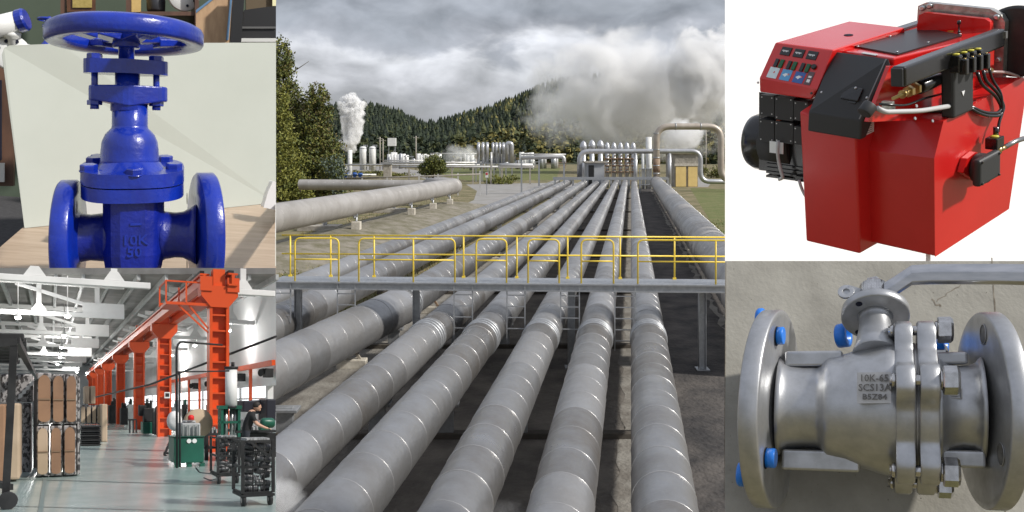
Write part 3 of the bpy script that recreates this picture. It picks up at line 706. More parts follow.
for k in range(4300):
    u = R.uniform(210, 780); y = 332 + 320 * R.random() ** .8
    z = hz(u, y); x = (u - CX) / F * y; p = Vector((x, y, z - .5)); h_ = R.uniform(4.5, 9) * (.7 + .5 * (y - 330) / 310); w_ = h_ * R.uniform(.26, .42)
    near = y < 450
    rightish = u > 455
    if near and R.random() < (.9 if rightish else .5):
        mi = R.choice([2, 3, 3] if rightish else [2, 1]); nL = 26
        for _ in range(nL):
            a_ = R.uniform(0, 2 * PI); rr = R.uniform(.3, 1); q = p + Vector((math.cos(a_) * rr * w_ * 1.5, math.sin(a_) * rr * w_ * 1.5, h_ * R.uniform(.1, .85)))
            s_ = R.uniform(.7, 1.5); d1 = Vector((R.gauss(0, 1), R.gauss(0, 1), R.gauss(0, 1))).normalized() * s_; d2 = d1.cross(Vector((R.gauss(0, 1), R.gauss(0, 1), 1))).normalized() * s_
            fb.add([q - d1, q + d2, q + d1, q - d2], [(0, 1, 2, 3)], mi if R.random() < .7 else max(0, mi - 1))
    else:
        mi = R.choice([0, 0, 1, 1] if not rightish else [0, 1, 1, 2])
        nl = 5
        for j in range(nl):
            z0 = h_ * (.08 + .17 * j); z1 = min(h_, z0 + h_ * .36); rr = w_ * (1 - j / nl) + .1; ph = R.uniform(0, 6)
            ring = [p + Vector((math.cos(ph + a_ * PI / 3.5) * rr * R.uniform(.65, 1.2), math.sin(ph + a_ * PI / 3.5) * rr * R.uniform(.65, 1.2), z0 + R.uniform(-.4, .4))) for a_ in range(7)]
            tip = p + Vector((R.uniform(-.1, .1), 0, z1))
            for a_ in range(7): fb.add([ring[a_], ring[(a_ + 1) % 7], tip], [(0, 1, 2)], mi if R.random() < .8 else min(3, mi + 1))
tag(emit('hillside_forest', fb, HL), 'dense conifer and broadleaf forest covering the hills', 'forest', kind='stuff')

# ---- steam
def steam(label, c, rad, dens, nscale, thr, seed, col=(.999, .999, .999), tilt=0, soft=1.3, gain=3.0):
    b = MB(); b.sphere((0, 0, 0), 1.0, 24); me = bpy.data.meshes.new('steam_cloud'); me.from_pydata([tuple(p) for p in b.v], [], b.f)
    o = bpy.data.objects.new('steam_cloud', me); COL.objects.link(o); o.location = c; o.scale = rad; o.rotation_euler = (0, tilt, 0)
    m = bpy.data.materials.new('steam'); m.use_nodes = True; nt = m.node_tree; nt.nodes.remove(nt.nodes['Principled BSDF'])
    v = nt.nodes.new('ShaderNodeVolumePrincipled'); v.inputs['Color'].default_value = (*col, 1); v.inputs['Anisotropy'].default_value = 0
    nt.links.new(v.outputs[0], nt.nodes['Material Output'].inputs['Volume'])
    tc = nt.nodes.new('ShaderNodeTexCoord'); ln = nt.nodes.new('ShaderNodeVectorMath'); ln.operation = 'LENGTH'; nt.links.new(tc.outputs['Object'], ln.inputs[0])
    geo = nt.nodes.new('ShaderNodeVectorMath'); geo.operation = 'MULTIPLY_ADD'; nt.links.new(tc.outputs['Object'], geo.inputs[0]); geo.inputs[1].default_value = [r / max(rad) for r in rad]; geo.inputs[2].default_value = (seed, seed * 2.3, 0)
    n = nt.nodes.new('ShaderNodeTexNoise'); n.inputs['Scale'].default_value = nscale; n.inputs['Detail'].default_value = 6; n.inputs['Roughness'].default_value = .58; n.inputs['Distortion'].default_value = .4
    nt.links.new(geo.outputs[0], n.inputs['Vector'])
    # density = clamp(gain*(noise - thr - soft*(len^2)))
    p2 = nt.nodes.new('ShaderNodeMath'); p2.operation = 'POWER'; nt.links.new(ln.outputs['Value'], p2.inputs[0]); p2.inputs[1].default_value = 2.5
    a1 = nt.nodes.new('ShaderNodeMath'); a1.operation = 'MULTIPLY_ADD'; nt.links.new(p2.outputs[0], a1.inputs[0]); a1.inputs[1].default_value = -soft * .5; nt.links.new(n.outputs['Fac'], a1.inputs[2])
    a2 = nt.nodes.new('ShaderNodeMath'); a2.operation = 'SUBTRACT'; nt.links.new(a1.outputs[0], a2.inputs[0]); a2.inputs[1].default_value = thr
    a3 = nt.nodes.new('ShaderNodeMath'); a3.operation = 'MULTIPLY'; a3.use_clamp = True; nt.links.new(a2.outputs[0], a3.inputs[0]); a3.inputs[1].default_value = gain
    a4 = nt.nodes.new('ShaderNodeMath'); a4.operation = 'MULTIPLY'; nt.links.new(a3.outputs[0], a4.inputs[0]); a4.inputs[1].default_value = dens
    nt.links.new(a4.outputs[0], v.inputs['Density']); me.materials.append(m)
    return tag(o, label, 'steam', kind='stuff')
sp = lambda u, v, y: P(u, v, y)
k = 170 / F
steam('bright white steam plume leaning right above the well stack', P(352, 124, 160), (2.9, 2.7, 6.8), 3.2, 2.6, .30, 1.3, tilt=.16, gain=9, soft=.7)
steam('bright puffy head of the small steam plume', P(352, 108, 160), (3.3, 2.8, 3.2), 3.2, 2.4, .30, 4.3, gain=9, soft=.7)
steam('wide grey bank of steam drifting in front of the wooded hill', P(648, 106, 200), (35, 13, 20), .22, 3.4, .24, 2.1, gain=3.5)
steam('bright white steam cloud rising at the right', P(706, 80, 185), (11.5, 8, 14), .75, 2.6, .27, 5.5, gain=5, soft=.7)
steam('pale steam cloud rising in the middle above the vents', P(612, 84, 190), (23, 9, 17), .40, 2.7, .29, 7.7, gain=4.5, soft=.7)
steam('bright steam rising behind the yellow door shed', P(683, 135, 150), (5.5, 4, 4.6), 1.0, 3, .2, 3.7)
steam('low thin steam drifting right of the lone tree', P(460, 155, 160), (6, 3, 3.6), .4, 3, .25, 9.1)
steam('thin steam veil over the left slope of the wooded hill', P(560, 118, 210), (18, 6, 11), .20, 4, .27, 6.1)
steam('small white puff of steam among the pipes at the bottom left', P(279, 505, 9.2), (.45, .3, .45), 4, 2.0, .2, 2.9)
steam('thin wisp of steam at the foot of the third pipeline', P(500, 515, 9.0), (1.0, .3, .25), .7, 3, .3, 6.6)
# ============================================================ display one: blue gate valve on a desk
def display_frame(uc, yd):
    th = math.atan((uc - CX) / F)
    return Frame(P(uc, HV, yd), (math.cos(th) * yd * math.cos(th) / F, -math.sin(th) * yd * math.cos(th) / F, 0),
                 (math.sin(th) * yd / F, math.cos(th) * yd / F, 0), (0, 0, yd / F))
BF = display_frame(138, 4.5); setframe(BF)
def B(u, v, d=0): return BF.pix(u, v, 1, d)
M_blue = mat('blue_enamel', (.004, .028, .36), (.003, .018, .25), 6, .30, bump=.22, bscale=40, coat=.6, detail=4, rvar=.05)
M_blue2 = mat('blue_enamel_cast', (.005, .017, .28), (.003, .012, .19), 8, .36, bump=.35, bscale=45, coat=.35)
M_desk = mat('pale_wood', (.45, .345, .25), (.34, .25, .17), 2.4, .5, stretch=(1, 7, 1), detail=8, bump=.04)
M_board = mat('frosted_glass_board', (.50, .525, .475), (.46, .485, .435), .8, .22, spec=.5)
px = 4.5 / F
o = thing('gate_valve', 'blue painted gate valve with a handwheel standing on the pale wooden desk', 'gate valve', (-5, 0, -145))
wx, wt = -11.5, .035
def wsh(p): return Vector((p.x, p.y, p.z - p.y * wt * 1.0))
b = MB(); b.lathe([(61, 111), (62, 107.5), (72, 106), (77.5, 106.5), (79.2, 109), (79.2, 119), (77.5, 122.5), (72, 125.5), (65, 125.5), (62, 123), (61, 120), (61, 111)], (wx, 0, 0), seg=72, caps=False, shear=wsh)
wh = emit('handwheel', b, M_blue, o)
b = MB()
for k in range(4):
    a_ = math.radians(30 + 90 * k); c, s_ = math.cos(a_), math.sin(a_); n_ = Vector((-s_, c, 0)); pts = []
    for r_, hw in ((6, 12), (35, 8), (65, 10)): pts.append((r_, hw))
    for (r0, h0), (r1, h1) in zip(pts, pts[1:]):
        A0 = Vector((wx + c * r0, s_ * r0, 0)); A1 = Vector((wx + c * r1, s_ * r1, 0))
        b.hexa([wsh(p) for p in (A0 - n_ * h0 + Vector((0, 0, 108)), A0 + n_ * h0 + Vector((0, 0, 108)), A1 + n_ * h1 + Vector((0, 0, 112)), A1 - n_ * h1 + Vector((0, 0, 112)),
                 A0 - n_ * h0 + Vector((0, 0, 116)), A0 + n_ * h0 + Vector((0, 0, 116)), A1 + n_ * h1 + Vector((0, 0, 119)), A1 - n_ * h1 + Vector((0, 0, 119)))])
emit('spokes', b, M_blue, wh, bevel=px * 1.2)
b = MB(); b.lathe([(13, 0), (14, 2), (14, 14), (11, 17)], (wx, 0, 103), seg=24); emit('hub', b, M_blue, wh)
b = MB(); b.lathe([(8, 0), (8, 24), (8.5, 24.5), (8.5, 30)], (-11.5, 0, 84), seg=20); emit('stem', b, M_blue, o)
b = MB(); b.hexn((wx, 0, 122), (0, 0, 1), 9, 9); emit('stem_nut', b, M_blue, o)
def lozenge(x0, x1, dy, re, n=8):
    """outline of a two-bolt flange seen from above"""
    cx = (x0 + x1) / 2; pts = []
    for k in range(n + 1):
        a_ = -PI / 2 + PI * k / n; pts.append((x1 - re + math.cos(a_) * re, math.sin(a_) * re))
    for k in range(5):
        a_ = PI / 3 + PI / 3 * k / 4; pts.append((cx + math.cos(a_) * dy * 1.05, math.sin(a_) * dy))
    for k in range(n + 1):
        a_ = PI / 2 + PI * k / n; pts.append((x0 + re + math.cos(a_) * re, math.sin(a_) * re))
    for k in range(5):
        a_ = -PI * 2 / 3 + PI / 3 * k / 4; pts.append((cx + math.cos(a_) * dy * 1.05, math.sin(a_) * dy))
    return pts
b = MB(); b.prism([(x, y, 77) for x, y in lozenge(-53.5, 30.5, 19, 11)], (0, 0, 14), smooth=False)
gl = emit('gland_flange', b, M_blue, o, bevel=px * 1.6)
b = MB(); b.lathe([(17, -6), (14, -3), (12.5, 0), (12.5, 14)], (-10.5, 0, 64), seg=24); emit('gland_neck', b, M_blue, o)
for x in (-42.5, 18.5):
    b = MB(); b.cyl((x, 0, 44), (x, 0, 93), 3.4, 12); b.hexn((x, 0, 91), (0, 0, 1), 7.8, 5.5, start=.2); b.hexn((x, 0, 46), (0, 0, 1), 7.5, 5); b.cyl((x, 0, 42), (x, 0, 47), 4.4, 12)
    emit('gland_bolt', b, M_blue, o)
b = MB()
lo = lozenge(-48.5, 30, 20, 10)
top = [(x, y, 65.5) for x, y in lo]; bot = [(x, y, 65.5 - 15 - max(0, 6 - abs(x + 9) * .18)) for x, y in lo]
n_ = len(lo); b.add(top + bot, [list(range(n_)), list(range(2 * n_ - 1, n_ - 1, -1))] + [(i, n_ + i, n_ + (i + 1) % n_, (i + 1) % n_) for i in range(n_)])
b.lathe([(18.5, 0), (18.5, 20), (20, 24)], (-9, 0, 40), seg=28)
emit('stuffing_box_flange', b, M_blue, o, bevel=px * 1.4)
b = MB(); b.lathe([(31, -18), (29.5, -10), (29, 0), (28, 8), (25, 15), (21, 19.5), (18.6, 21.5), (18, 24), (18, 50)], (-8, 0, 2), seg=40)
b.lathe([(44, -7), (36, -2), (30, 5)], (-7, 0, -15), seg=40, caps=False)
emit('bonnet', b, M_blue, o)
lean = .17
def superel(rx, ry, e=2.9, n=44):
    return [(math.copysign(abs(math.cos(2 * PI * k / n)) ** (2 / e), math.cos(2 * PI * k / n)) * rx, math.copysign(abs(math.sin(2 * PI * k / n)) ** (2 / e), math.sin(2 * PI * k / n)) * ry) for k in range(n)]
def bsh(x, y, z): return Vector((x, y, z + y * lean))
for nm, z0, z1, rx in (('bonnet_flange', -27, -14, 51.5), ('body_flange', -41, -28.2, 51)):
    b = MB(); q = superel(rx, 46); b.prism([bsh(-4.5 + x, y, z0) for x, y in q], (0, 0, z1 - z0), smooth=True); emit(nm, b, M_blue, o, bevel=px * 2.2, bseg=3)
for x, y in ((-45, -18), (-42, 22), (-1, -39), (36, -14), (28, 28), (-38, 34)):
    b = MB(); c = bsh(x - (2 if x < 0 else 0), y, -15.5); b.hexn(c, (0, -lean, 1), 8.6, 7, start=.4 + x * .1); b.lathe([(9.5, 0), (9.5, 1.2)], c, (0, -lean, 1), 16); emit('bonnet_bolt', b, M_blue, o)
# body: bevelled block narrowing downwards
b = MB(); vs = []
sec = [(-29, 8), (-29, 20), (-19, 33), (-8, 38), (12, 38), (23, 33), (31, 20), (31, 8), (31, -8), (31, -18), (23, -34), (12, -39), (-12, -39), (-21, -34), (-29, -18), (-29, -8)]
zs = [(-38, 1.0), (-70, 1.0), (-100, .99), (-112, .93), (-122, .82), (-132, .6)]
for z, s_ in zs: vs += [(-4 + (x - 1) * s_, y * s_, z) for x, y in sec]
n_ = len(sec); b.add(vs, [(j * n_ + i, j * n_ + (i + 1) % n_, (j + 1) * n_ + (i + 1) % n_, (j + 1) * n_ + i) for j in range(len(zs) - 1) for i in range(n_)], 0, False)
b.add([vs[-n_ + i] for i in range(n_)], [list(range(n_))])
body = emit('body', b, M_blue2, o, bevel=px * 3, bseg=3)
T = lambda cx_, cz_: (lambda x, y, z: Vector((cx_ + x, -39.3 - z, cz_ + y)))
b = text_mb('10K', 13.5, T(-3, -84.5), 1.6, sx=1.15); b2 = text_mb('50', 13.5, T(-3.5, -96), 1.6, sx=1.1); b.add(b2.v, b2.f)
b.box((-2, -39.4, -69), (11, 1.6, 2.2))
emit('cast_lettering', b, M_blue, body)
b = MB(); b.box((-3, -36, -43), (10, 8, 8)); emit('lug', b, M_blue2, body, bevel=px * 2)
# ports and end flanges (axis a little towards the viewer at the right)
zc = -84
def port(x0, x1, rs, nm='port'):
    b = MB(); ax = Vector((1, -.10, 0)); b.lathe([(r_, t) for r_, t in rs], (x0, -x0 * .10, zc), ax, 40); emit(nm, b, M_blue2, o)
port(-66, -30, [(30, 0), (27, 5), (23.5, 12), (22.5, 20), (24, 34), (27, 38)])
port(22, 60, [(27, 0), (24, 6), (22.8, 16), (23.5, 24), (27, 31), (31, 38)])
def fl(xc, R_, th, sh, side):
    b = MB(); c = Vector((xc, -xc * .10, zc)); ax = Vector((1, -.10, 0))
    f_ = lambda p: Vector((p.x + (p.y - c.y) * sh, p.y, p.z))
    if side < 0: pr = [(20, -1), (R_ * .6, -1.5), (R_ * .62, 0), (R_ - 2, 0), (R_, 2), (R_, th - 2), (R_ - 2, th), (28, th), (25, th + 3)]
    else: pr = [(25, -3), (28, 0), (R_ - 2, 0), (R_, 2), (R_, th - 2), (R_ - 2, th), (R_ * .62, th), (R_ * .6, th + 1.5), (20, th + 1.5)]
    b.lathe(pr, c, ax, 64, shear=f_); fo = emit('end_flange', b, M_blue, o)
    for k in range(4):
        a_ = PI / 4 + k * PI / 2; q = c + Vector((0, math.cos(a_) * R_ * .78, math.sin(a_) * R_ * .78)); q.x += (q.y - c.y) * sh
        m = MB(); t0 = (th + .25 if side < 0 else -.25); m.lathe([(6, 0), (6, .3)], q + Vector((t0 - .1, 0, 0)), (1, sh * 0, 0), 16, shear=None)
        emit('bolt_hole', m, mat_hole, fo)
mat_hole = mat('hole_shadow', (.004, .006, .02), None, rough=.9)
fl(-76, 57, 18, -.0, -1)
fl(59, 63, 19, -.20, 1)

# desk: a sloping board
def desk(u, v):     # point of the desk plane seen at pixel
    a_ = BF.i @ (CAM - BF.o); d = BF.i @ ray(u, v); t = (-148 + .15 * a_.y - a_.z) / (d.z - .15 * d.y); return a_ + d * t
b = MB(); q = [desk(-30, 300), desk(276, 300), desk(276, 196), desk(24, 222), desk(-30, 395)]
q = [desk(-60, 299), desk(276, 296), desk(276, 200), desk(24.5, 226)]
b.prism(q[::-1] if False else q, (0, 0, -8)); struct_d = emit('desk', b, M_desk); tag(struct_d, 'pale wood grained desk top the blue valve stands on', 'desk')
# frosted board behind
b = MB()
p0, p1 = desk(24.5, 228.5), desk(276, 203); d0, d1 = p0.y, p1.y
cor = [p0 + Vector((0, 0, .5)), p1 + Vector((0, 0, .5)), BF.pix(276, 42.5, 1, d1), BF.pix(60, 43.5, 1, d0 + (d1 - d0) * .14), BF.pix(9, 45.5, 1, d0 + 1), BF.pix(4, 48, 1, d0), BF.pix(2, 54, 1, d0)]
b.prism(cor, (-1.5, 9, 0)); tag(emit('frosted_board', b, M_board, bevel=px * 1.5), 'large pale green frosted glass board standing upright behind the blue valve', 'board')
# cable clip at the right, white boxes behind the valve
b = MB(); c = desk(270, 207); b.prism([B(263.5, 207.5, 300), B(276, 210, 300), B(276, 182, 300), B(273, 181, 300), B(268, 192, 300)], (0, 30, 0)); 
tag(emit('white_clip', b, mat('white_plastic', (.75, .74, .74), None, rough=.35), bevel=px * 2), 'white wedge shaped plastic clip at the right edge of the desk by the frosted board', 'clip')
for i, (u0, u1, v0, v1) in enumerate([(81, 106, 201.5, 214), (160, 170, 198.5, 208)]):
    b = MB(); b.prism([B(u0, v1, 210), B(u1, v1, 210), B(u1, v0, 210), B(u0, v0, 210)], (0, 30, 0))
    tag(emit('small_white_box', b, mat('white_card', (.66, .66, .63), None, rough=.5), bevel=px * 2), ['small white box glimpsed behind the left port of the blue valve', 'small white box glimpsed behind the right port of the blue valve'][i], 'box', 'white boxes behind the valve')
# ---- the room behind
M_gwall = mat('green_wall', (.075, .10, .07), (.06, .082, .055), 1, .8)
M_brown = mat('brown_wood', (.13, .065, .04), (.08, .04, .025), 3, .5, stretch=(1, 6, 1))
M_carpet = mat('grey_carpet', (.06, .058, .06), (.035, .034, .036), 30, .95)
b = MB(); DW = 900
def BW(u, v, d): return BF.pix(u, v, 1, d)
b.prism([BW(-140, 300, DW), BW(276, 300, DW), BW(276, -60, DW), BW(-140, -60, DW)], (0, 12, 0)); w_ = emit('room_wall', b, M_gwall); w_['kind'] = 'structure'
b = MB(); b.prism([BW(-140, 186, DW), BW(-140, 262, 330), BW(150, 262, 330), BW(276, 215, DW - 5)][::-1], (0, 0, -6)); f_ = emit('carpet_floor', b, M_carpet); f_['kind'] = 'structure'
def slab(u0, u1, v0, v1, d, dep=40): 
    m = MB(); return m.prism([B(u0, v1, d), B(u1, v1, d), B(u1, v0, d), B(u0, v0, d)], (0, dep, 0))
o = thing('shelving_unit', 'brown wooden shelving behind the handwheel holding a plaque and parts', 'shelves', B(60, 60, 700))
for u0, u1, v0, v1, nm in ((60.5, 65.5, -50, 60, 'upright'), (65.5, 97, 12, 15.5, 'shelf'), (126, 131, -50, 60, 'upright'), (140, 196, 11.5, 15.5, 'shelf'), (195, 199, -50, 60, 'upright')):
    emit(nm, slab(u0, u1, v0, v1, 700 if nm == 'shelf' else 694, 130), M_brown, o)
o = thing('brown_cabinet_side', 'brown wooden cabinet side at the left edge beside the frosted board', 'cabinet', B(6, 190, 520))
emit('side_panel', slab(-8, 13, 44, 186, 520, 20), M_brown, o); emit('dark_strip', slab(-8, 1.5, 80, 160, 515, 4), mat_hole, o)
b = slab(-8, 4, 163, 182, 505, 8); tag(emit('white_shoe_box', b, mat('white_card_grubby', (.6, .6, .58), None), bevel=px * 2), 'white object low on the floor at the extreme left edge', 'box')
o = thing('award_plaque', 'dark wooden plaque with a gold plate on the shelf', 'plaque', B(81, 12, 690))
emit('frame', slab(67, 95.5, -14, 11.8, 690, 6), mat('dark_walnut', (.06, .025, .012), (.12, .05, .02), 5, .35), o); emit('plate', slab(72.5, 92, -10, 7.6, 687, 2.5), mat('gold_plate', (.62, .47, .16), (.45, .34, .10), 14, .35, .7, bump=.2), o)
b = slab(131.5, 141, -10, 12, 712, 60); tag(emit('yellow_folder', b, mat('yellow_card', (.65, .46, .17), (.5, .34, .12), 6), bevel=px), 'yellow folder standing on the shelf behind the handwheel', 'folder')
b = MB(); c = B(156, 11.4, 745); b.lathe([(16, 0), (17.5, 2), (18, 20), (15, 30), (9, 38)], c, seg=24); tag(emit('dark_casing', b, mat('dark_grey_plastic', (.035, .037, .045), None, rough=.4), base=c), 'dark grey rounded casing on the shelf left of the white flange', 'casing')
o = thing('white_flange', 'white painted pipe flange lying against the shelf above the wheel rim', 'flange', B(183, 11.6, 700)); c = B(183, -5, 726)
mw = mat('white_enamel', (.70, .70, .68), None, rough=.3)
b = MB(); b.lathe([(8, 0), (30, 0), (31, 1), (31, 8), (30, 9), (8, 9)], c, (.15, -1, 0), 40, caps=False); emit('ring', b, mw, o)
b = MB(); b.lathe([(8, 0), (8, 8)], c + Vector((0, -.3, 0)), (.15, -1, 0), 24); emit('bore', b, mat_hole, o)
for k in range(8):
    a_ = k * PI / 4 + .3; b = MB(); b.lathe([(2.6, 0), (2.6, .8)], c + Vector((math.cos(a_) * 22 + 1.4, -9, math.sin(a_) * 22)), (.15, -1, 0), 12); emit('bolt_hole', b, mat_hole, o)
# instrument at the left edge
o = thing('flow_transmitter', 'white instrument head with a blue ribbed cap at the top left corner', 'instrument', B(10, 50, 420)); D_ = 420; s_ = 1 + D_ / 883
a_, c_ = B(-12, 29, D_), B(18, 21.5, D_)
b = MB(); b.lathe([(10 * s_, 0), (10.2 * s_, 3), (10.2 * s_, (c_ - a_).length)], a_, c_ - a_, 28); emit('housing', b, mw, o)
b = MB(); e_ = (c_ - a_).normalized(); b.lathe([(10.4 * s_, 0), (11 * s_, 1), (11 * s_, 7 * s_), (9.5 * s_, 9 * s_)], c_, e_ + Vector((0, -.25, 0)), 18, smooth=False); emit('cap', b, M_blue, o)
b = MB(); n0 = B(12, 33, D_ + 5); b.lathe([(8.5 * s_, 0), (8 * s_, -4 * s_), (4 * s_, -6 * s_), (3.5 * s_, -12 * s_)][::-1], n0 + Vector((0, 0, 0)), seg=20); emit('neck', b, mw, o)
b = MB(); c = B(12, 54, D_ + 8); b.lathe([(4, 0), (16 * s_, 0), (17 * s_, 1), (17 * s_, 6), (16 * s_, 7), (4, 7)], c, (0, -1, .25), 36); fo = emit('flange', b, mw, o)
for k in range(8):
    a2 = k * PI / 4 + .39; b = MB(); b.lathe([(1.9 * s_, 0), (1.9 * s_, .6)], c + Vector((math.cos(a2) * 12.5 * s_, -7.2 + math.sin(a2) * 3, math.sin(a2) * 12.5 * s_)), (0, -1, .25), 10); emit('bolt_hole', b, mat_hole, fo)
b = MB(); b.lathe([(12 * s_, 0), (12 * s_, 30)], c + Vector((10, 10, 0)), (.5, 1, 0), 24); emit('pipe_stub', b, mw, o)
# small blue valve in the room
o = thing('small_gate_valve', 'small blue valve in the background just left of the big handwheel', 'valve', B(47, 60, 600)); s_ = 1 + 600 / 883; c = B(47.5, 20.5, 600)
b = MB(); b.lathe([(8.2 * s_, 0), (9.5 * s_, 0), (10 * s_, 1 * s_), (9.5 * s_, 2.2 * s_), (8.2 * s_, 2.2 * s_)], c, seg=30, caps=False); b.box(c + Vector((0, 0, 1.4 * s_)), (18 * s_, 3 * s_, 1.5 * s_)); b.lathe([(1.3 * s_, 0), (1.3 * s_, 4 * s_)], c + Vector((3, 0, 0)), seg=10); emit('handwheel', b, M_blue, o)
b = MB(); b.lathe([(7 * s_, -34 * s_), (7 * s_, -24 * s_), (3.5 * s_, -20 * s_), (3 * s_, -8 * s_), (5 * s_, -7 * s_), (5 * s_, -4 * s_), (1.5 * s_, -3 * s_), (1.5 * s_, 1 * s_)], c, seg=20); emit('body', b, M_blue, o)
# things on the right
o = thing('taped_wooden_panel', 'light wooden panel with strips of blue tape leaning behind the right side of the wheel', 'panel', B(210, 42, 560))
b = MB(); b.prism([B(196, 60, 560), B(231, 60, 560), B(237, -12, 560), B(225, -12, 560), B(196, 12, 560)], (0, 8, 0)); emit('board', b, mat('plywood', (.50, .33, .19), (.40, .25, .14), 5, .6, stretch=(5, 1, 1)), o)
mt = mat('blue_tape', (.10, .20, .34), None)
for q in ([(196, 10), (225, -12), (228, -12), (196, 13)], [(226, 40), (231, -10), (233, -10), (228.5, 40)]):
    b = MB(); b.prism([B(u, v, 557) for u, v in q], (0, 2, 0)); emit('tape_strip', b, mt, o)
b = MB(); b.prism([B(229, 60, 520), B(240, 60, 520), B(245, -12, 520), B(234, -12, 520)], (0, 18, 0)); tag(emit('black_post', b, mat('black_plastic', (.012, .012, .013), None, rough=.4), bevel=px * 2), 'thick black upright post right of the taped wooden panel', 'post')
o = thing('black_equipment_case', 'black equipment case on the right above the frosted board', 'case', B(258, 38, 600))
mk = mat('black_case', (.010, .010, .011), None, rough=.45)
b = MB(); b.prism([B(241, 44, 600), B(276, 44, 600), B(276, 6, 600), B(262, 7.5, 600), B(244, 10, 600)], (0, 60, 0)); emit('body', b, mk, o, bevel=px * 2)
b = slab(241, 276, 26.5, 28.5, 596, 3); emit('trim', b, mat('grey_trim', (.09, .09, .09), None), o)
b = slab(241, 276, 38.2, 41.8, 560, 60); tag(emit('white_ledge', b, mat('white_ledge', (.6, .6, .58), None)), 'white ledge under the black equipment case', 'ledge')
b = slab(246, 276, -12, 10, 760, 10); tag(emit('brown_carton', b, mat('brown_card', (.10, .07, .035), None)), 'dark brown carton behind the black equipment case', 'carton')
b = slab(272.5, 276, -12, 5.8, 750, 6); tag(emit('cream_sheet', b, mat('cream_paper', (.8, .75, .45), None)), 'narrow cream sheet at the upper right corner of the room', 'sheet')

b = MB(); q = [BF.pix(276, 152, 1, -160), BF.pix(276, 152, 1, 895)]
b.prism([(q[0].x, q[0].y, -100), (q[1].x, q[1].y, -100), (q[1].x, q[1].y, -75), (q[0].x, q[0].y, -75)], (-.8, 0, 0)); w_ = emit('added_screen_strip', b, mat('cream_screen', (.7, .68, .62), None)); tag(w_, 'low thin added screen strip at the right side of the display room', 'screen')  # low remnant of an added screen, first put in to block the sun
# ============================================================ display two: model of a factory hall
k_ = 1 / 15
Yd = ray(50, 404).normalized(); Xd = (Vector((1, 0, 0)) - Yd * Yd.x).normalized()
HF = Frame(CAM, Xd * k_, Yd * k_, Vector((0, 0, k_))); setframe(HF)
def H(u, v, Y): return HF.pix(u, v, 1, Y)
def Hf(u, v, z=-1.7): return HF.pix(u, v, 2, z)
m_ = k_    # one hall metre
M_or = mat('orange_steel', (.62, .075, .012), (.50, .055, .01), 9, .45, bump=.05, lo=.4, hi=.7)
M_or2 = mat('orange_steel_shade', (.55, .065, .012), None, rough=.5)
M_wht = mat('white_roof_steel', (.70, .70, .69), (.58, .58, .57), 7, .5)
M_deck = mat('grey_roof_deck', (.26, .255, .245), (.17, .165, .16), 8, .8, stretch=(1, 1, 1))
M_floor = mat('polished_floor', (.46, .54, .52), (.27, .35, .335), 7, .20, detail=9, lo=.38, hi=.62, rvar=.05, spec=.6)
M_blk = mat('black_steel', (.014, .014, .015), (.03, .03, .031), 30, .6, spec=.3)
M_grn = mat('green_machine_paint', (.010, .10, .065), (.007, .07, .045), 20, .4)
M_card = mat('brown_cardboard', (.27, .155, .09), (.20, .115, .07), 14, .85)
M_cardl = mat('light_cardboard', (.42, .32, .23), (.33, .25, .17), 14, .85)
M_hwall = mat('white_hall_wall', (.78, .79, .79), (.68, .69, .69), 3, .7)
M_gm = mat('grey_machine', (.42, .43, .43), (.30, .31, .31), 25, .45)
M_metal = mat('bare_metal', (.45, .45, .44), (.25, .25, .25), 40, .3, .9)
# printed wrapping: pale film with dark slanted print
M_wrap = mat('printed_wrap', (.30, .285, .28), (.045, .04, .04), 230, .45, lo=.46, hi=.54, detail=2, stretch=(1, 1, .6))
M_lamp = mat('lamp_glass', (1, 1, 1), None, emit=(1, .97, .92), estr=14)
M_win = mat('lit_window', (.9, .9, .9), None, emit=(.93, .97, 1), estr=1.5)
WX = 12.0
vv = 404 + 1
while Hf(276, vv).x > WX: vv += .25
ez = 185
b = MB(); b.prism([Hf(-40, 560), Hf(276, 560), Hf(276, vv), (WX, ez, -1.7), (-22, ez, -1.7)], (0, 0, -.3)); struct('hall_floor', b, M_floor)
b = MB()
for (u0, v0), (u1, v1) in (((45, 478), (38, 530)), ((60, 430), (56, 440))):
    A0, A1 = Hf(u0, v0, -1.69), Hf(u1, v1, -1.69); n_ = Vector((.035, 0, 0)); b.quad(A0 - n_, A1 - n_, A1 + n_, A0 + n_)
for v in (478, 505): b.quad(Hf(-5, v, -1.69), Hf(276, v + 8, -1.69), Hf(276, v + 8.5, -1.69), Hf(-5, v + .5, -1.69))
struct('floor_joint', b, mat('joint_filler', (.16, .20, .19), None))
ZR = 7.6
e0, e1 = HF.pix(-60, 268, 2, ZR + .35), HF.pix(275.8, 268, 2, ZR + .35); e0.z = e1.z = ZR
b = MB(); b.prism([e0, e1, (max(e1.x, WX), ez, ZR), (-22, ez, ZR)], (0, 0, .35)); ob = tag(emit('hall_roof', b, M_deck), 'grey ribbed roof over the factory hall', 'roof')
b = MB(); b.prism([(-22, ez, -1.7), (WX + .5, ez, -1.7), (WX + .5, ez, ZR), (-22, ez, ZR)], (0, .5, 0)); tag(emit('hall_end_wall', b, M_hwall), 'white end wall far down the factory hall', 'wall')
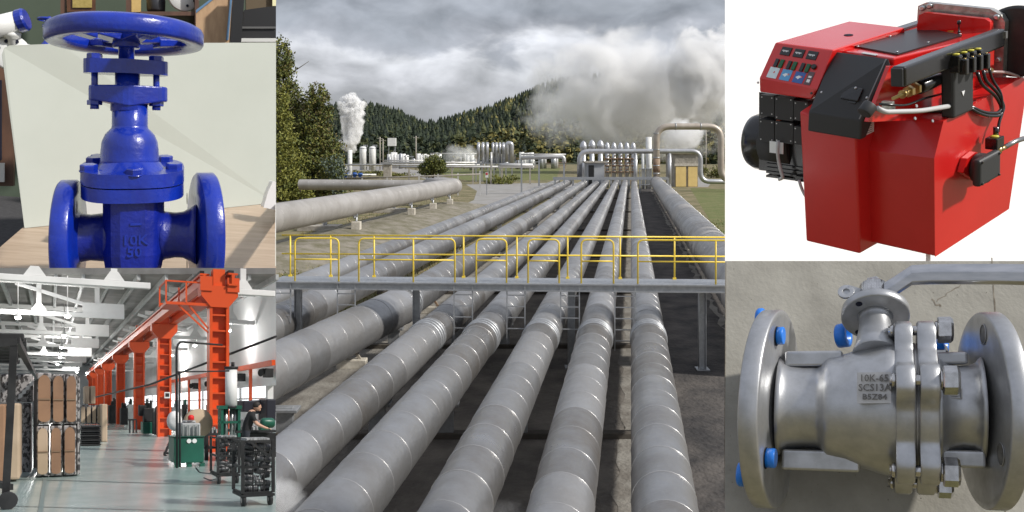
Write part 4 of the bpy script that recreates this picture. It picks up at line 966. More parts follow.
# roof ribs run down the hall
o = thing('roof_ribs', 'grey ribs running lengthwise under the factory roof', 'roof ribs', (0, 60, ZR))
for i in range(24):
    x = -21 + i * 1.42; y0 = e0.y + (e1.y - e0.y) * (x - e0.x) / (e1.x - e0.x); y0 = max(y0, 20) + .1
    b = MB(); b.bb((x - .09, y0, ZR - .32), (x + .09, ez - 1, ZR - .002)); emit('rib', b, M_gm, o)
w0 = HF.pix(276, 404, 0, WX).y
o = thing('hall_side_wall', 'white side wall of the factory hall at the right with a strip of lit windows', 'wall', (WX, w0, -1.7))
def ztop(Y): return min(ZR - .01, HF.pix(276, 268.5, 1, Y).z)
b = MB(); b.hexa([(WX, w0, 1.15), (WX + .4, w0 + 2.4, 1.15), (WX + .4, ez, 1.15), (WX, ez, 1.15), (WX, w0, ztop(w0)), (WX + .4, w0 + 2.4, ztop(w0)), (WX + .4, ez, ZR - .01), (WX, ez, ZR - .01)]); emit('upper_wall', b, M_hwall, o)
b = MB(); b.hexa([(WX, w0, -1.7), (WX + .4, w0 + 2.4, -1.7), (WX + .4, ez, -1.7), (WX, ez, -1.7), (WX, w0, -.5), (WX + .4, w0 + 2.4, -.5), (WX + .4, ez, -.5), (WX, ez, -.5)]); emit('lower_wall', b, M_hwall, o)
Y = w0 + 2.5
while Y < 170:
    L = 8.5; b = MB(); b.bb((WX + .1, Y + .3, -.5), (WX + .2, Y + L - .3, 1.15)); emit('window', b, M_win, o)
    b = MB(); b.bb((WX, Y - .3, -.5), (WX + .35, Y + .3, 1.15)); b.bb((WX + .02, Y + .3, .3), (WX + .1, Y + L - .3, .42)); emit('window_frame', b, M_blk if False else M_wht, o); Y += L
# trusses
c1 = HF.pix(10, 277.5, 2, 5.4).y; ords = ['nearest', 'second', 'third', 'fourth', 'fifth', 'sixth', 'seventh', 'eighth', 'ninth', 'tenth', 'eleventh', 'farthest']
def truss(x0, x1, Y, i, side):
    x1 = min(x1, HF.pix(274.5, 404, 1, Y).x)
    if x1 < x0 + 2.5: return
    zt = ZR - .34
    if i == 0: zt = 0
    o = thing('roof_truss', f'white roof truss on the {side} of the orange crane track, {ords[i]} from the viewer', 'truss', (x0, Y, 5.4), 'white roof trusses')
    def cut(x, z): return min(z, HF.pix(0, 268.6, 1, Y).z if False else zcut(x, Y))
    b = MB(); b.bar((x0, Y, 5.4), (x1, Y, 5.4), .34, .27); emit('lower_chord', b, M_wht, o, bevel=.02 * m_)
    if i > 0:
        b = MB(); b.bar((x0, Y, zt), (x1, Y, zt), .4, .3); emit('upper_chord', b, M_wht, o)
    n = int((x1 - x0) / 3.1)
    for j in range(n + 1):
        x = x1 - 1.5 - j * 3.1
        if x < x0: break
        zz = cut(x, ZR - .3)
        if zz < 5.7: continue
        b = MB(); b.hexa([(x - .42, Y - .12, 5.55), (x + .42, Y - .12, 5.55), (x + .42, Y + .12, 5.55), (x - .42, Y + .12, 5.55), (x - .16, Y - .12, 5.95), (x + .16, Y - .12, 5.95), (x + .16, Y + .12, 5.95), (x - .16, Y + .12, 5.95)])
        b.bb((x - .13, Y - .1, 5.9), (x + .13, Y + .1, max(5.95, zz))); emit('web_post', b, M_wht, o)
    # big end gusset and the last sloping members
    if i == 0: return
    b = MB(); g0, g1 = (x1 - 2.3, x1) if side == 'left' else (x0, x0 + 1.6)
    b.bb((g0, Y - .16, 5.25), (g1, Y + .16, min(6.15, max(5.75, cut(g1, 9))))); emit('end_gusset', b, M_wht, o)
    if i > 0:
        b = MB(); b.bar((x1 - 2.2, Y, 6.05), (x1 - 5.8, Y, ZR - .5), .2); emit('diagonal', b, M_wht, o)
def zcut(x, Y):
    # height at which the sight line of the roof's front edge passes
    p = CAM + HF.m @ Vector((x, Y, 0)); yd = p.y
    return (p.z + 0 - (CAM.z - (268.8 - HV) / F * yd)) * -1 / k_
CX0 = Hf(164, 436.5).x
for i in range(11):
    Y = c1 * (1 + .37 * i)
    truss(-20, CX0 - 1.2, Y, i, 'left')
    if i > 0 or True:
        if zcut(CX0 + 3, Y) > 5.8: truss(CX0 + 1.4, WX - .1, Y, i, 'right')
# orange columns, capitals, crane girders
us = [218, 164, 139, 120.5, 108, 100.5, 95, 91]
colY = [HF.pix(u, 404, 0, CX0).y for u in us]
lab = ['nearest and widest, with a ladder-like face and a platform', 'second, with a small white notice on its side', 'third', 'fourth', 'fifth', 'sixth', 'seventh', 'last']
for i, Y in enumerate(colY):
    Wd, Dp = .56, .6; zc_ = 4.02
    o = thing('orange_column', f'orange steel crane column, {lab[i]} of the row' if i < 2 else f'orange steel crane column, {lab[i]} of the receding row', 'column', (CX0, Y, -1.7), 'orange crane columns')
    b = MB()
    for s_ in (-1, 1): b.bb((CX0 + s_ * Wd / 2 - .05, Y - Dp / 2, -1.7), (CX0 + s_ * Wd / 2 + .05, Y + Dp / 2, zc_))
    b.bb((CX0 - Wd / 2 + .051, Y - .05, -1.7), (CX0 + Wd / 2 - .051, Y + .05, zc_))
    emit('shaft', b, M_or, o)
    if i < 4:
        b = MB(); z = -1.3
        while z < zc_ - .2: b.bb((CX0 - Wd / 2 + .052, Y - Dp / 2 + .03, z), (CX0 + Wd / 2 - .052, Y - .052, z + (.05 if i else .06))); z += .55
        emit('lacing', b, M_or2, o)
    b = MB(); c = [(-.62, 4.7), (-.62, 4.35), (-.30, 3.95), (.30, 3.95), (.62, 4.35), (.62, 4.7)]
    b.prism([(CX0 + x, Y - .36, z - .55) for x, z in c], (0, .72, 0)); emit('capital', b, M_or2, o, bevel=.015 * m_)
    b = MB(); b.bb((CX0 - .2, Y - .25, 4.16), (CX0 + .2, Y + .25, min(5.25, zcut(CX0, Y) - .05))); emit('head', b, M_or, o)
    if i == 0:
        b = MB(); b.bb((CX0 - .66, Y - .42, 3.95), (CX0 - .25, Y - .37, 4.45)); b.bb((CX0 + .25, Y - .42, 3.95), (CX0 + .66, Y - .37, 4.45)); emit('bracket_plate', b, M_or2, o)
    if i == 1:
        b = MB(); b.bb((CX0 - .02, Y - .37, .3), (CX0 + .26, Y - .35, .62)); emit('notice', b, M_wht, o); b = MB(); b.bb((CX0 + .03, Y - .39, .38), (CX0 + .21, Y - .375, .56)); emit('notice_symbol', b, M_blk, o)
for s_, lb in ((-1, 'orange crane girder with a black conductor rail, left one of the pair on the columns'), (1, 'orange crane girder, right one of the pair on the columns')):
    x = CX0 + s_ * .43; Y0 = 20
    while zcut(x, Y0) < 4.75: Y0 += .2
    o = thing('crane_girder', lb, 'girder', (x, Y0, 4.16), 'orange crane girders'); Y1 = colY[-1] + 4
    b = MB(); b.bb((x - .2, Y0 - 3, 4.17), (x + .2, Y1, 4.24)) if False else b.bb((x - .16, Y0, 4.17), (x + .16, Y1, 4.23)); b.bb((x - .05, Y0, 4.23), (x + .05, Y1, 4.55)); b.bb((x - .16, Y0, 4.55), (x + .16, Y1, 4.61)); emit('beam', b, M_or, o)
    b = MB(); b.bb((x - .16, Y0, 4.612), (x - .02 if s_ < 0 else x + .02, Y1, 4.70)); emit('rail', b, M_blk, o)
# near end of the girders continues above the sight line of the roof edge only where the roof covers it
# platform by the nearest column
Y = colY[0]; o = thing('service_platform', 'orange service platform with a rail bracketed off the nearest column', 'platform', (CX0 - 1.2, Y, 3.3))
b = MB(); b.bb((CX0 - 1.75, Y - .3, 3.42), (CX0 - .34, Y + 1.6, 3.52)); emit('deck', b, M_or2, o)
for x in (CX0 - 1.75, CX0 - 1.1):
    for yy in (Y - .3, Y + 1.6):
        b = MB(); b.bar((x, yy, 3.5), (x, yy, 4.25), .05); emit('rail_post', b, M_or, o)
b = MB(); b.bar((CX0 - 1.75, Y - .3, 4.22), (CX0 - .5, Y - .3, 4.22), .05); b.bar((CX0 - 1.75, Y - .3, 4.22), (CX0 - 1.75, Y + 1.6, 4.22), .05); emit('guard_rail', b, M_or, o)
for dx in (0, .35): b = MB(); b.bar((CX0 - 1.35 + dx, Y - .2, 3.42), (CX0 - .36, Y - .2, 2.5 + dx * .4), .055); emit('brace', b, M_or, o)
# lamps
lamps = [(18, 317, 5.0), (67.5, 315.5, 5.0), (64.3, 335, 5.0), (61.5, 347, 5.0), (60, 357, 5.0), (229, 330, 5.0), (195, 345, 5.0), (238, 344.5, 5.0), (57.5, 364, 5.0), (172, 355, 5.0), (77, 372, 5.0)]
ll = ['brightest ceiling lamp near the left edge above the black rack', 'bright ceiling lamp nearest in the aisle row', 'second ceiling lamp down the aisle row', 'third ceiling lamp down the aisle row', 'fourth ceiling lamp down the aisle row',
      'bright ceiling lamp just right of the nearest orange column', 'ceiling lamp between the two nearest orange columns', 'smaller ceiling lamp right of the nearest orange column, beside a brighter one', 'fifth ceiling lamp down the aisle row', 'small ceiling lamp right of the second orange column', 'faint far ceiling lamp above the cardboard stacks']
for (u, v, z), lb in zip(lamps, ll):
    p = HF.pix(u, v, 2, z); o = thing('ceiling_lamp', lb, 'lamp', p, 'hall ceiling lamps')
    b = MB(); b.lathe([(.17, 0), (.13, .12), (.07, .2), (.04, .5)], p, seg=14); b.cyl(p + Vector((0, 0, .5)), p + Vector((0, 0, min(ZR - .35, zcut(p.x, p.y)) - z)), .025, 6); emit('housing', b, M_wht, o)
    b = MB(); b.sphere(p + Vector((0, 0, -.03)), .16, 12, sc=(1, 1, .7)); emit('bulb', b, M_lamp, o)
    ld = bpy.data.lights.new('hall_lamp', 'POINT'); ld.energy = 0.4 if p.y < 55 else (1.3 if p.y < 90 else 4); ld.color = (1, .98, .95); ld.shadow_soft_size = .012; lo_ = bpy.data.objects.new('hall_lamp', ld); COL.objects.link(lo_); lo_.location = HF.w(p + Vector((0, 0, -.5)))
# orange pipe rail on the side wall, with posts and heaters
b = MB(); o = thing('wall_crane_rail', 'orange rail carried on thin orange posts along the side wall', 'rail', (WX - .6, w0, 2))
x = WX - .5; zr = HF.pix(274, 362.5, 0, x).z; y0 = HF.pix(276, 404, 0, x).y
b.bb((x - .1, y0 + .6, zr - .16), (x + .1, 150, zr + .16)); emit('rail', b, M_or, o)
for u in (250.5, 199.5, 189, 176): b = MB(); Y = HF.pix(u, 404, 0, x).y; b.bb((x - .09, Y - .1, -1.7), (x + .09, Y + .1, zr)); emit('post', b, M_or, o)
for i, (u, v) in enumerate([(268, 373), (241, 377.5), (212, 384), (196, 386)]):
    p = HF.pix(u, v, 0, WX - .4); b = MB(); b.box(p, (.5, .7, .55)); b.box(p + Vector((-.3, 0, .1)), (.1, .5, .35)); b.lathe([(.2, 0), (.24, .12)], p + Vector((-.38, -.05, 0)), (-1, -.6, 0), 12)
    tag(emit('wall_heater', b, M_blk, bevel=.03 * m_), ['dark fan heater on the side wall, nearest the right edge', 'dark fan heater on the side wall, second from the right edge', 'dark fan heater on the side wall just left of the nearest column', 'dark fan heater on the side wall, farthest'][i], 'heater', 'fan heaters')
# black conduits and gantry poles
b = MB(); A0 = H(276, 336, 30); Y = 30
b.tube([H(276, 336.5, 30), H(222, 357, 33), H(150, 384.5, 40), H(96, 397, 52)], .045, 8)
tag(emit('cable_conduit', b, M_blk), 'long black cable conduit sloping across in front of the columns', 'conduit')
o = thing('cable_gantry', 'thin dark upright pole with a bent-over arm beside the green cabinet', 'pole', Hf(177, 468)); Yp = Hf(177, 468).y
b = MB(); b.tube(bend([Hf(177, 468), H(176.5, 341.5, Yp), H(222, 345, Yp + 2)], .3, 4), .03, 8); emit('mast', b, M_blk, o)
b = MB(); b.tube([H(180, 467, Yp), H(179.5, 372, Yp)], .025, 6); b.tube([H(176, 372, Yp), H(229, 371, Yp + 1)], .02, 6); emit('cable', b, M_blk, o)
# ---------------- left side: rack and cardboard
def hb(mb, u0, u1, v0, v1, Y, dep, mi=0):   # box whose front fills a pixel rectangle at depth Y
    A0, A1 = H(u0, v1, Y), H(u1, v0, Y); return mb.bb((A0.x, Y, A0.z), (A1.x, Y + dep, A1.z), mi)
def floorY(u, v): return Hf(u, v).y
Y = floorY(10, 508)
o = thing('black_storage_rack', 'black steel rack loaded with dark bundles at the left edge of the hall', 'rack', Hf(6, 508))
b = MB(); b.bar(Hf(5, 508), H(14, 345, Y), .11, .09); emit('front_post', b, M_blk, o)
b = MB(); b.bar(H(-20, 344, Y), H(17, 342, Y), .12); b.bar(H(16, 340, Y), H(37, 380, Y * 2.1), .11); b.bar(H(-20, 379, Y * 1.8), H(36, 379, Y * 2.1), .1); emit('top_frame', b, M_blk, o)
b = MB(); b.bar(Hf(36, 468), H(36, 380, floorY(36, 468)), .12); emit('rear_post', b, M_blk, o)
b = MB(); b.cyl(Hf(8, 509) + Vector((0, -.1, .14)), Hf(8, 509) + Vector((0, .05, .14)), .14, 16); b.bar(Hf(-4, 500) + Vector((0, 0, .3)), Hf(10, 505) + Vector((0, 0, .3)), .1); emit('castor', b, M_blk, o)
R = random.Random(5)
for j in range(8):
    b = MB(); v = 337 + j * 3.2; YY = Y * (1.15 + .06 * j); A0, A1 = H(-30, v, YY), H(20 + R.uniform(-2, 8) - j * .6, v + .4, YY); b.bar(A0, A1, .30, .13); b.bar(A0 + Vector((0, .5, 0)), A1 + Vector((0, .7, -.02)), .22, .11)
    emit('dark_bundle', b, M_blk, o, bevel=.02 * m_)
def stadium(mb, u0, u1, v0, v1, Y, th, mi=0):
    A0, A1 = H(u0, v1, Y), H(u1, v0, Y); w_ = A1.x - A0.x; cx_ = (A0.x + A1.x) / 2; r_ = w_ / 2; pts = []; hh = min(r_ * 1.5, (A1.z - A0.z) * .3)
    for k in range(9): a_ = PI * k / 8; pts.append((cx_ + math.cos(a_) * r_, Y, A1.z - hh + math.sin(a_) * hh))
    for k in range(9): a_ = PI + PI * k / 8; pts.append((cx_ + math.cos(a_) * r_, Y, A0.z + hh * .5 + math.sin(a_) * hh * .5))
    return mb.prism(pts[::-1], (0, -th, 0), mi)
Y = floorY(60, 477)
cards = [(37, 51, 373, 424, 0), (52, 64, 374, 424, 0), (65.5, 76.5, 374, 424, 0), (36.5, 48.5, 426, 476.5, 1), (50, 61.5, 425.5, 476, 0), (63.5, 75.5, 425, 475.5, 0)]
cl = ['upper left', 'upper middle', 'upper right', 'lower left, paler and creased', 'lower middle', 'lower right']
for (u0, u1, v0, v1, pale), lb in zip(cards, cl):
    o = thing('cardboard_bundle', f'tall brown cardboard bundle in printed wrap, {lb} of the big stack', 'cardboard bundle', H((u0 + u1) / 2, v1, Y), 'bundles of the big cardboard stack')
    b = MB(); hb(b, u0, u1 + .8, v0, v1, Y, 2.2); emit('wrap', b, M_wrap, o, bevel=.03 * m_)
    b = MB(); stadium(b, u0 + 1.2, u1 - .6, v0 + 2, v1 - 2, Y - .01, .07); emit('cardboard_face', b, M_cardl if pale else M_card, o, bevel=.03 * m_)
    b = MB(); vm = (v0 + v1) / 2; hb(b, u0 + 1, u1 - .4, vm, vm + 1.2, Y - .11, .02); emit('strap', b, mat('strap', (.20, .13, .08), None) if 'strap_m' not in globals() else strap_m, o)
b = MB(); hb(b, 77.5, 80, 376, 474, Y + .1, 2.2); tag(emit('wrapped_bundle', b, M_wrap), 'narrow wrapped bundle closing the right side of the big cardboard stack', 'cardboard bundle')
Y2 = floorY(15, 482)
for i, (u0, u1, v0, v1, m) in enumerate([(7.5, 20, 403, 480, M_cardl), (-8, 6, 404, 484, M_card), (22, 31, 403, 474, M_wrap), (0, 9, 374, 404, M_wrap), (15, 33, 374, 402, M_wrap)]):
    b = MB(); hb(b, u0, u1, v0, v1, Y2 + (3 if i > 1 else 0), 1.6)
    if m is M_cardl: b2 = b
    tag(emit('cardboard_bundle' if m is not M_wrap else 'wrapped_bundle', b, m, bevel=.05 * m_), ['leaning pale cardboard bundle directly behind the rack post', 'brown cardboard bundle cut by the left edge', 'tall printed bundle between the pale bundle and the big stack',
        'printed bundle high up at the left edge, under the dark load', 'printed bundle with white labels above the pale leaning bundle'][i], 'cardboard bundle')
b = MB(); p = H(23, 395, Y2 + 2.9)
for j in range(4): q = H(18 + j * 3.6, 399 - j * 4, Y2 + 2.95); b.prism([q, q + Vector((.09, 0, .04)), q + Vector((.11, 0, .16)), q + Vector((.02, 0, .12))], (0, -.02, 0))
tag(emit('white_label_sheet', b, M_wht), 'row of white slanted labels on the printed bundle above the leaning one', 'labels')
# stacks further down the aisle
Y3 = floorY(90, 446)
o = thing('black_pallet_stack', 'stack of black flat pallets on the aisle floor right of the big cardboard stack', 'pallets', Hf(91, 446))
for j in range(9): b = MB(); v = 445.5 - j * 2.25; hb(b, 81 + (j % 3) * .3, 101 - (j % 2) * .5, v - 1.7, v, Y3 + (j % 2) * .08, 1.6); emit('pallet', b, M_blk, o)
Y4 = floorY(100, 442)
b = MB(); hb(b, 101.5, 107.5, 404, 442, Y4, 2.4); tag(emit('cardboard_bundle', b, M_cardl, bevel=.05 * m_), 'narrow pale cardboard bundle standing right behind the black pallets', 'cardboard bundle')
for i, (u0, u1) in enumerate([(80.5, 85.5), (86.3, 91), (91.8, 96.2), (96.8, 100.8)]):
    b = MB(); hb(b, u0, u1, 405, 424, Y4 + 1.4, 2.0); o = thing('cardboard_bundle', None, None, H(u0, 424, Y4)); tag(o, f'small rounded cardboard bundle above the black pallets, {["leftmost", "second", "third", "rightmost"][i]} of four', 'cardboard bundle', 'small bundles above the pallets')
    emit('wrap', b, M_wrap, o); b = MB(); stadium(b, u0 + .6, u1 - .4, 406.5, 423, Y4 + 1.38, .08); emit('cardboard_face', b, M_cardl, o)
for i, (u0, u1) in enumerate([(84.5, 89.5), (90.5, 95.5)]):
    b = MB(); hb(b, u0, u1, 386, 404, Y4 + 3.4, 2.0); tag(emit('cardboard_bundle', b, M_cardl, bevel=.05 * m_), ['upright pale cardboard bundle standing on top, left of two', 'upright pale cardboard bundle standing on top, right of two'][i], 'cardboard bundle', 'upright bundles on top')
# ---------------- right side: machines
o = thing('green_cabinet', 'green steel machine cabinet with a grey head and red lamp beside the thin pole', 'machine cabinet', Hf(190, 467)); Y = floorY(190, 467)
b = MB(); hb(b, 174, 204, 437, 463.5, Y, 1.2); emit('body', b, M_grn, o, bevel=.03 * m_)
for u in (175, 187.5, 200.5): b = MB(); A0 = H(u, 463, Y); b.bb((A0.x, Y + .05, -1.7), (A0.x + .12, Y + .2, A0.z)); emit('leg', b, M_grn, o)
b = MB(); hb(b, 182, 200.5, 423, 436.8, Y + .2, .9); hb(b, 185, 196, 420.5, 423, Y + .3, .6); emit('head', b, M_gm, o, bevel=.05 * m_)
b = MB(); q = H(191, 420, Y + .3); b.lathe([(.08, 0), (.08, .1), (.04, .14)], q, seg=12); emit('lamp', b, mat('red_lamp', (.55, .01, .01), None), o)
b = MB(); hb(b, 173, 205, 436.2, 437.2, Y - .05, 1.3); emit('worktop', b, M_grn, o)
b = MB(); 
for u in (184, 188, 194, 198): hb(b, u, u + .8, 425, 436, Y + .1, .06)
emit('rods', b, M_metal, o)
b = MB(); q = H(189, 441, Y - .01); b.lathe([(.06, 0), (.06, .02)], q, (0, -1, 0), 12); b.lathe([(.06, 0), (.06, .02)], q + Vector((.14, 0, 0)), (0, -1, 0), 12); emit('dial', b, M_wht, o)
b = MB(); q = H(172, 421, Y + 1.6); b.lathe([(.08, 0), (.21, .03), (.25, .1), (.24, .22), (.18, .3), (.08, .32)], q + Vector((.12, .2, 0)), (-.35, -1, 0), 28, ell=(1.15, .8)); tag(emit('white_drum', b, M_wht), 'large white rounded drum behind the thin pole', 'drum')
o = thing('drum_stand', 'black angled tube stand on the floor left of the green cabinet', 'stand', Hf(168, 460)); b = MB(); Yq = floorY(168, 456)
b.tube([H(172, 437, Yq), H(164.5, 455, Yq), H(174, 459, Yq)], .045, 6); emit('tube', b, M_blk, o); b = MB(); b.tube([H(163.5, 453, Yq), H(176, 453.5, Yq)], .04, 6); emit('tube', b, M_blk, o)
b = MB(); q = H(197, 423, Y + 2.2); b.lathe([(.1, 0), (.42, 0), (.42, .15), (.1, .2)], q, (.3, -1, 0), 28); tag(emit('beige_reel', b, M_cardl), 'big round beige reel between the grey machine head and the nearest column', 'reel')
o = thing('bench_frame', 'black steel bench frame with loose parts behind the green cabinet', 'bench', Hf(212, 461)); Yb = floorY(212, 460)
for u in (205, 216): b = MB(); A0 = H(u, 435, Yb); b.bb((A0.x, Yb, -1.7), (A0.x + .1, Yb + .1, A0.z)); emit('leg', b, M_blk, o)
b = MB(); hb(b, 202, 219, 433, 436, Yb, 1.4); hb(b, 205, 217, 447, 449, Yb, 1.2); emit('shelf', b, M_blk, o)
b = MB(); 
for j in range(7): hb(b, 204 + j * 2, 205.4 + j * 2, 429 - (j % 3), 433, Yb + .2 + .1 * (j % 2), .3)
emit('parts', b, M_gm, o)
o = thing('green_cabinet', 'smaller green cabinet with black machinery near the second orange column', 'machine cabinet', Hf(149, 436)); Y = floorY(149, 435)
b = MB(); hb(b, 143, 154.5, 422, 434, Y, 1.4); emit('body', b, M_grn, o, bevel=.03 * m_); b = MB(); hb(b, 144, 154, 408, 422, Y + .2, .9); hb(b, 139, 146, 405, 416, Y + .6, .6); hb(b, 150, 152, 400, 409, Y + .6, .3); emit('machinery', b, M_blk, o, bevel=.05 * m_)
o = thing('work_stool', 'dark steel work stand on thin legs left of the smaller green cabinet', 'stand', Hf(132, 434)); Y = floorY(132, 433)
b = MB(); hb(b, 128.5, 136.5, 419, 420.5, Y, .8); emit('top', b, M_blk, o)
for u in (129, 132.5, 135.6): b = MB(); A0 = H(u, 420, Y); b.bb((A0.x, Y + .02, -1.7), (A0.x + .09, Y + .1, A0.z)); emit('leg', b, M_blk, o)
for i, (u0, u1, v0, v1, vf) in enumerate([(109, 116, 405, 424, 425), (121, 128, 408, 425, 427), (155, 158, 412, 435, 436), (113, 119, 403, 420, 421)]):
    b = MB(); Y = floorY(u0, vf); hb(b, u0, u1, v0, v1, Y, 1.5); R2 = random.Random(i)
    for j in range(5): uu = R2.uniform(u0, u1 - 2); hb(b, uu, uu + 2, v0 - R2.uniform(1, 6), v0, Y + .3, .5)
    tag(emit('dark_machine', b, M_blk, bevel=.05 * m_), ['dark machine in the distance right of the aisle between the far columns', 'dark machine in the distance left of the third orange column base', 'narrow dark locker just left of the second orange column', 'farthest dark machine beside the aisle'][i], 'machine', 'dark far machines')
spots = [(160, 168, 411, 430, 433, 'dark machine between the second orange column and the white drum'), (172, 180, 404, 416, 424, 'low dark machine far behind the white drum'), (183, 192, 402, 414, 421, 'dark machine far behind the grey machine head'),
  (194, 203, 400, 412, 419, 'dark boxy machine far behind the beige reel'), (128, 134, 402, 414, 421, 'dark far machine between the third and second orange columns'), (145, 151, 400, 408, 424, 'tall dark machine behind the smaller green cabinet'),
  (206, 217, 408, 428, 446, 'dark machine at the foot of the nearest orange column'), (236, 244, 413, 431, 448, 'dark machine just right of the green press')]
for i, (u0, u1, v0, v1, vf, lb) in enumerate(spots):
    Y = floorY(u0, vf); R2 = random.Random(40 + i); o = thing('dark_machine', lb, 'machine', Hf((u0 + u1) / 2, vf))
    b = MB(); A0, A1 = H(u0, v1, Y), H(u1, v0, Y); b.bb((A0.x, Y, -1.7), (A1.x, Y + 1.2, A1.z - .25)); emit('body', b, [M_blk, M_gm, M_blk][i % 3], o, bevel=.04 * m_)
    for j in range(4): b = MB(); uu = R2.uniform(u0, u1 - 2.5); hb(b, uu, uu + R2.uniform(1, 2.5), v0 - R2.uniform(0, 4), v0 + 3, Y + .1 + .2 * j, .18); emit('fitting', b, [M_blk, M_metal, M_gm, M_grn][(i + j) % 4], o)
# press with white cylinder
o = thing('green_press', 'green framed press with a tall white cylinder on top, behind the black trolleys', 'press', Hf(231, 470)); Y = floorY(231, 462)
for u in (221, 238): b = MB(); hb(b, u, u + 2.6, 407, 440, Y, .3); emit('side_post', b, M_grn, o)
b = MB(); hb(b, 219.5, 242, 405.5, 409, Y - .05, .5); hb(b, 220, 241, 421, 423.5, Y, .4); emit('cross_beam', b, M_grn, o)
for u in (226, 232, 235.5): b = MB(); A0 = H(u, 407, Y + .2); A1 = H(u, 440, Y + .2); b.cyl(A1, A0, .07, 10); emit('guide_rod', b, M_metal, o)
b = MB(); A0 = H(231.2, 406, Y + .1); A1 = H(231.2, 369, Y + .1); b.cyl(A0, A1, .17, 18); emit('cylinder', b, M_wht, o)
b = MB(); b.cyl(A1, A1 + Vector((0, 0, .07)), .2, 18); emit('cylinder_cap', b, M_blk, o); b = MB(); b.cyl(A0 - Vector((0, 0, .06)), A0, .2, 18); b.cyl(A1 + Vector((.05, 0, .05)), A1 + Vector((.05, 0, .2)), .05, 8); emit('cylinder_cap', b, M_blk, o)
b = MB(); hb(b, 219, 222.5, 409, 440, Y + .4, .2); emit('rear_frame', b, M_grn, o)
for i, (u0, u1, v0, v1, dY) in enumerate([(243, 256, 400.5, 412, 6), (257.5, 266, 400, 414, 6), (266.5, 276, 399, 421, 5)]):
    b = MB(); hb(b, u0, u1, v0, v1, 26 + dY, 1.4); tag(emit('dark_cabinet', b, mat('navy_cabinet', (.012, .013, .022), None), bevel=.05 * m_), ['dark blue cabinet behind the bending worker', 'dark blue cabinet right of the worker', 'dark blue cabinet at the right edge of the hall'][i], 'cabinet', 'dark cabinets by the windows')
b = MB(); hb(b, 236, 276, 430, 433, 25.5, 2.0); hb(b, 240, 276, 433, 458, 26.2, .6)
o = tag(emit('work_counter', b, M_blk), 'long dark work counter in front of the worker', 'counter')
o = thing('green_motor', 'green round motor on the counter at the right edge', 'motor', H(272, 430, 25)); b = MB(); A0 = H(261, 423, 25); b.lathe([(.05, 0), (.13, .03), (.15, .1), (.15, .35), (.12, .4)], A0 - Vector((.02, 0, 0)), (1, .1, 0), 18); emit('housing', b, M_grn, o); b = MB(); hb(b, 261, 269, 427, 430, 24.9, .4); emit('foot', b, M_grn, o)
b = MB()
for j in range(9): hb(b, 243 + j * 3.4, 245 + j * 3.4, 427 - (j * 7 % 3), 430, 25.6 + .1 * (j % 3), .3)
tag(emit('loose_parts', b, M_gm), 'row of small grey parts lying on the counter before the worker', 'parts')
# worker
def skin_mb(vs, es, rs, sub=2, sc=1.0):
    me = bpy.data.meshes.new('sk'); me.from_pydata([tuple(v) for v in vs], es, []); ob_ = bpy.data.objects.new('sk', me); COL.objects.link(ob_)
    ob_.modifiers.new('s', 'SKIN'); 
    for i, r in enumerate(rs): d = me.skin_vertices[0].data[i]; d.radius = (r, r) if not isinstance(r, tuple) else r; d.use_root = (i == 0)
    s2 = ob_.modifiers.new('b', 'SUBSURF'); s2.levels = sub; s2.render_levels = sub
    dg = bpy.context.evaluated_depsgraph_get(); dg.update(); m2 = bpy.data.meshes.new_from_object(ob_.evaluated_get(dg))
    r_ = ([v.co.copy() for v in m2.vertices], [list(p.vertices) for p in m2.polygons]); bpy.data.objects.remove(ob_); bpy.data.meshes.remove(m2); return r_
Yw = 23.6
px0 = H(246, 404, Yw).x
def q_(x, y, z): return Vector((px0 + x, Yw + y, -1.7 + z))
# lower body and trunk leaning to the right over the counter
J = [q_(0, 0, .95), q_(.02, 0, 1.10), q_(.10, 0, 1.32), q_(.17, 0, 1.46), q_(.23, -.01, 1.54),
     q_(.0, .09, .9), q_(-.02, .1, .5), q_(-.05, .1, .08), q_(.08, .08, .03), q_(0, -.09, .9), q_(.02, -.1, .5), q_(-.0, -.1, .08), q_(.14, -.12, .03),
     q_(.13, -.19, 1.40), q_(.22, -.26, 1.16), q_(.46, -.27, 1.05), q_(.54, -.27, 1.03), q_(.17, .17, 1.40), q_(.32, .25, 1.18), q_(.50, .2, 1.06), q_(.57, .18, 1.04)]
E = [(0, 1), (1, 2), (2, 3), (3, 4), (0, 5), (5, 6), (6, 7), (7, 8), (0, 9), (9, 10), (10, 11), (11, 12), (2, 13), (13, 14), (14, 15), (15, 16), (2, 17), (17, 18), (18, 19), (19, 20)]
rs = [.14, .14, .17, .12, .06, .09, .065, .045, .04, .09, .065, .045, .04, .075, .05, .035, .03, .075, .05, .035, .03]
o = thing('person', 'worker in a black short-sleeved shirt bending over the counter by the press', 'person', q_(0, 0, 0))
skinm = mat('skin', (.45, .26, .18), None, rough=.55); v_, f_ = skin_mb(J, E, rs)
b = MB(); b.add(v_, f_, 0, True)
hd = q_(.30, -.01, 1.63); b.sphere(hd, .105, 16, sc=(1.02, .86, 1.15)); b.sphere(hd + Vector((.10, 0, -.02)), .02, 8, sc=(1, .7, 1.1)); b.sphere(hd + Vector((.02, -.09, 0)), .022, 8, sc=(.7, .4, 1)); b.sphere(hd + Vector((.055, 0, -.085)), .045, 8)
for i_, f in enumerate(b.f):
    c = sum((b.v[j] for j in f), Vector()) / len(f); zl = c.z + 1.7
    if i_ < len(f_):
        arm = (abs(c.y - Yw) > .21 and zl < 1.24) or (c.x - px0) > .36
        b.mi[i_] = 0 if arm or zl > 1.50 else (1 if zl > .98 else 2)
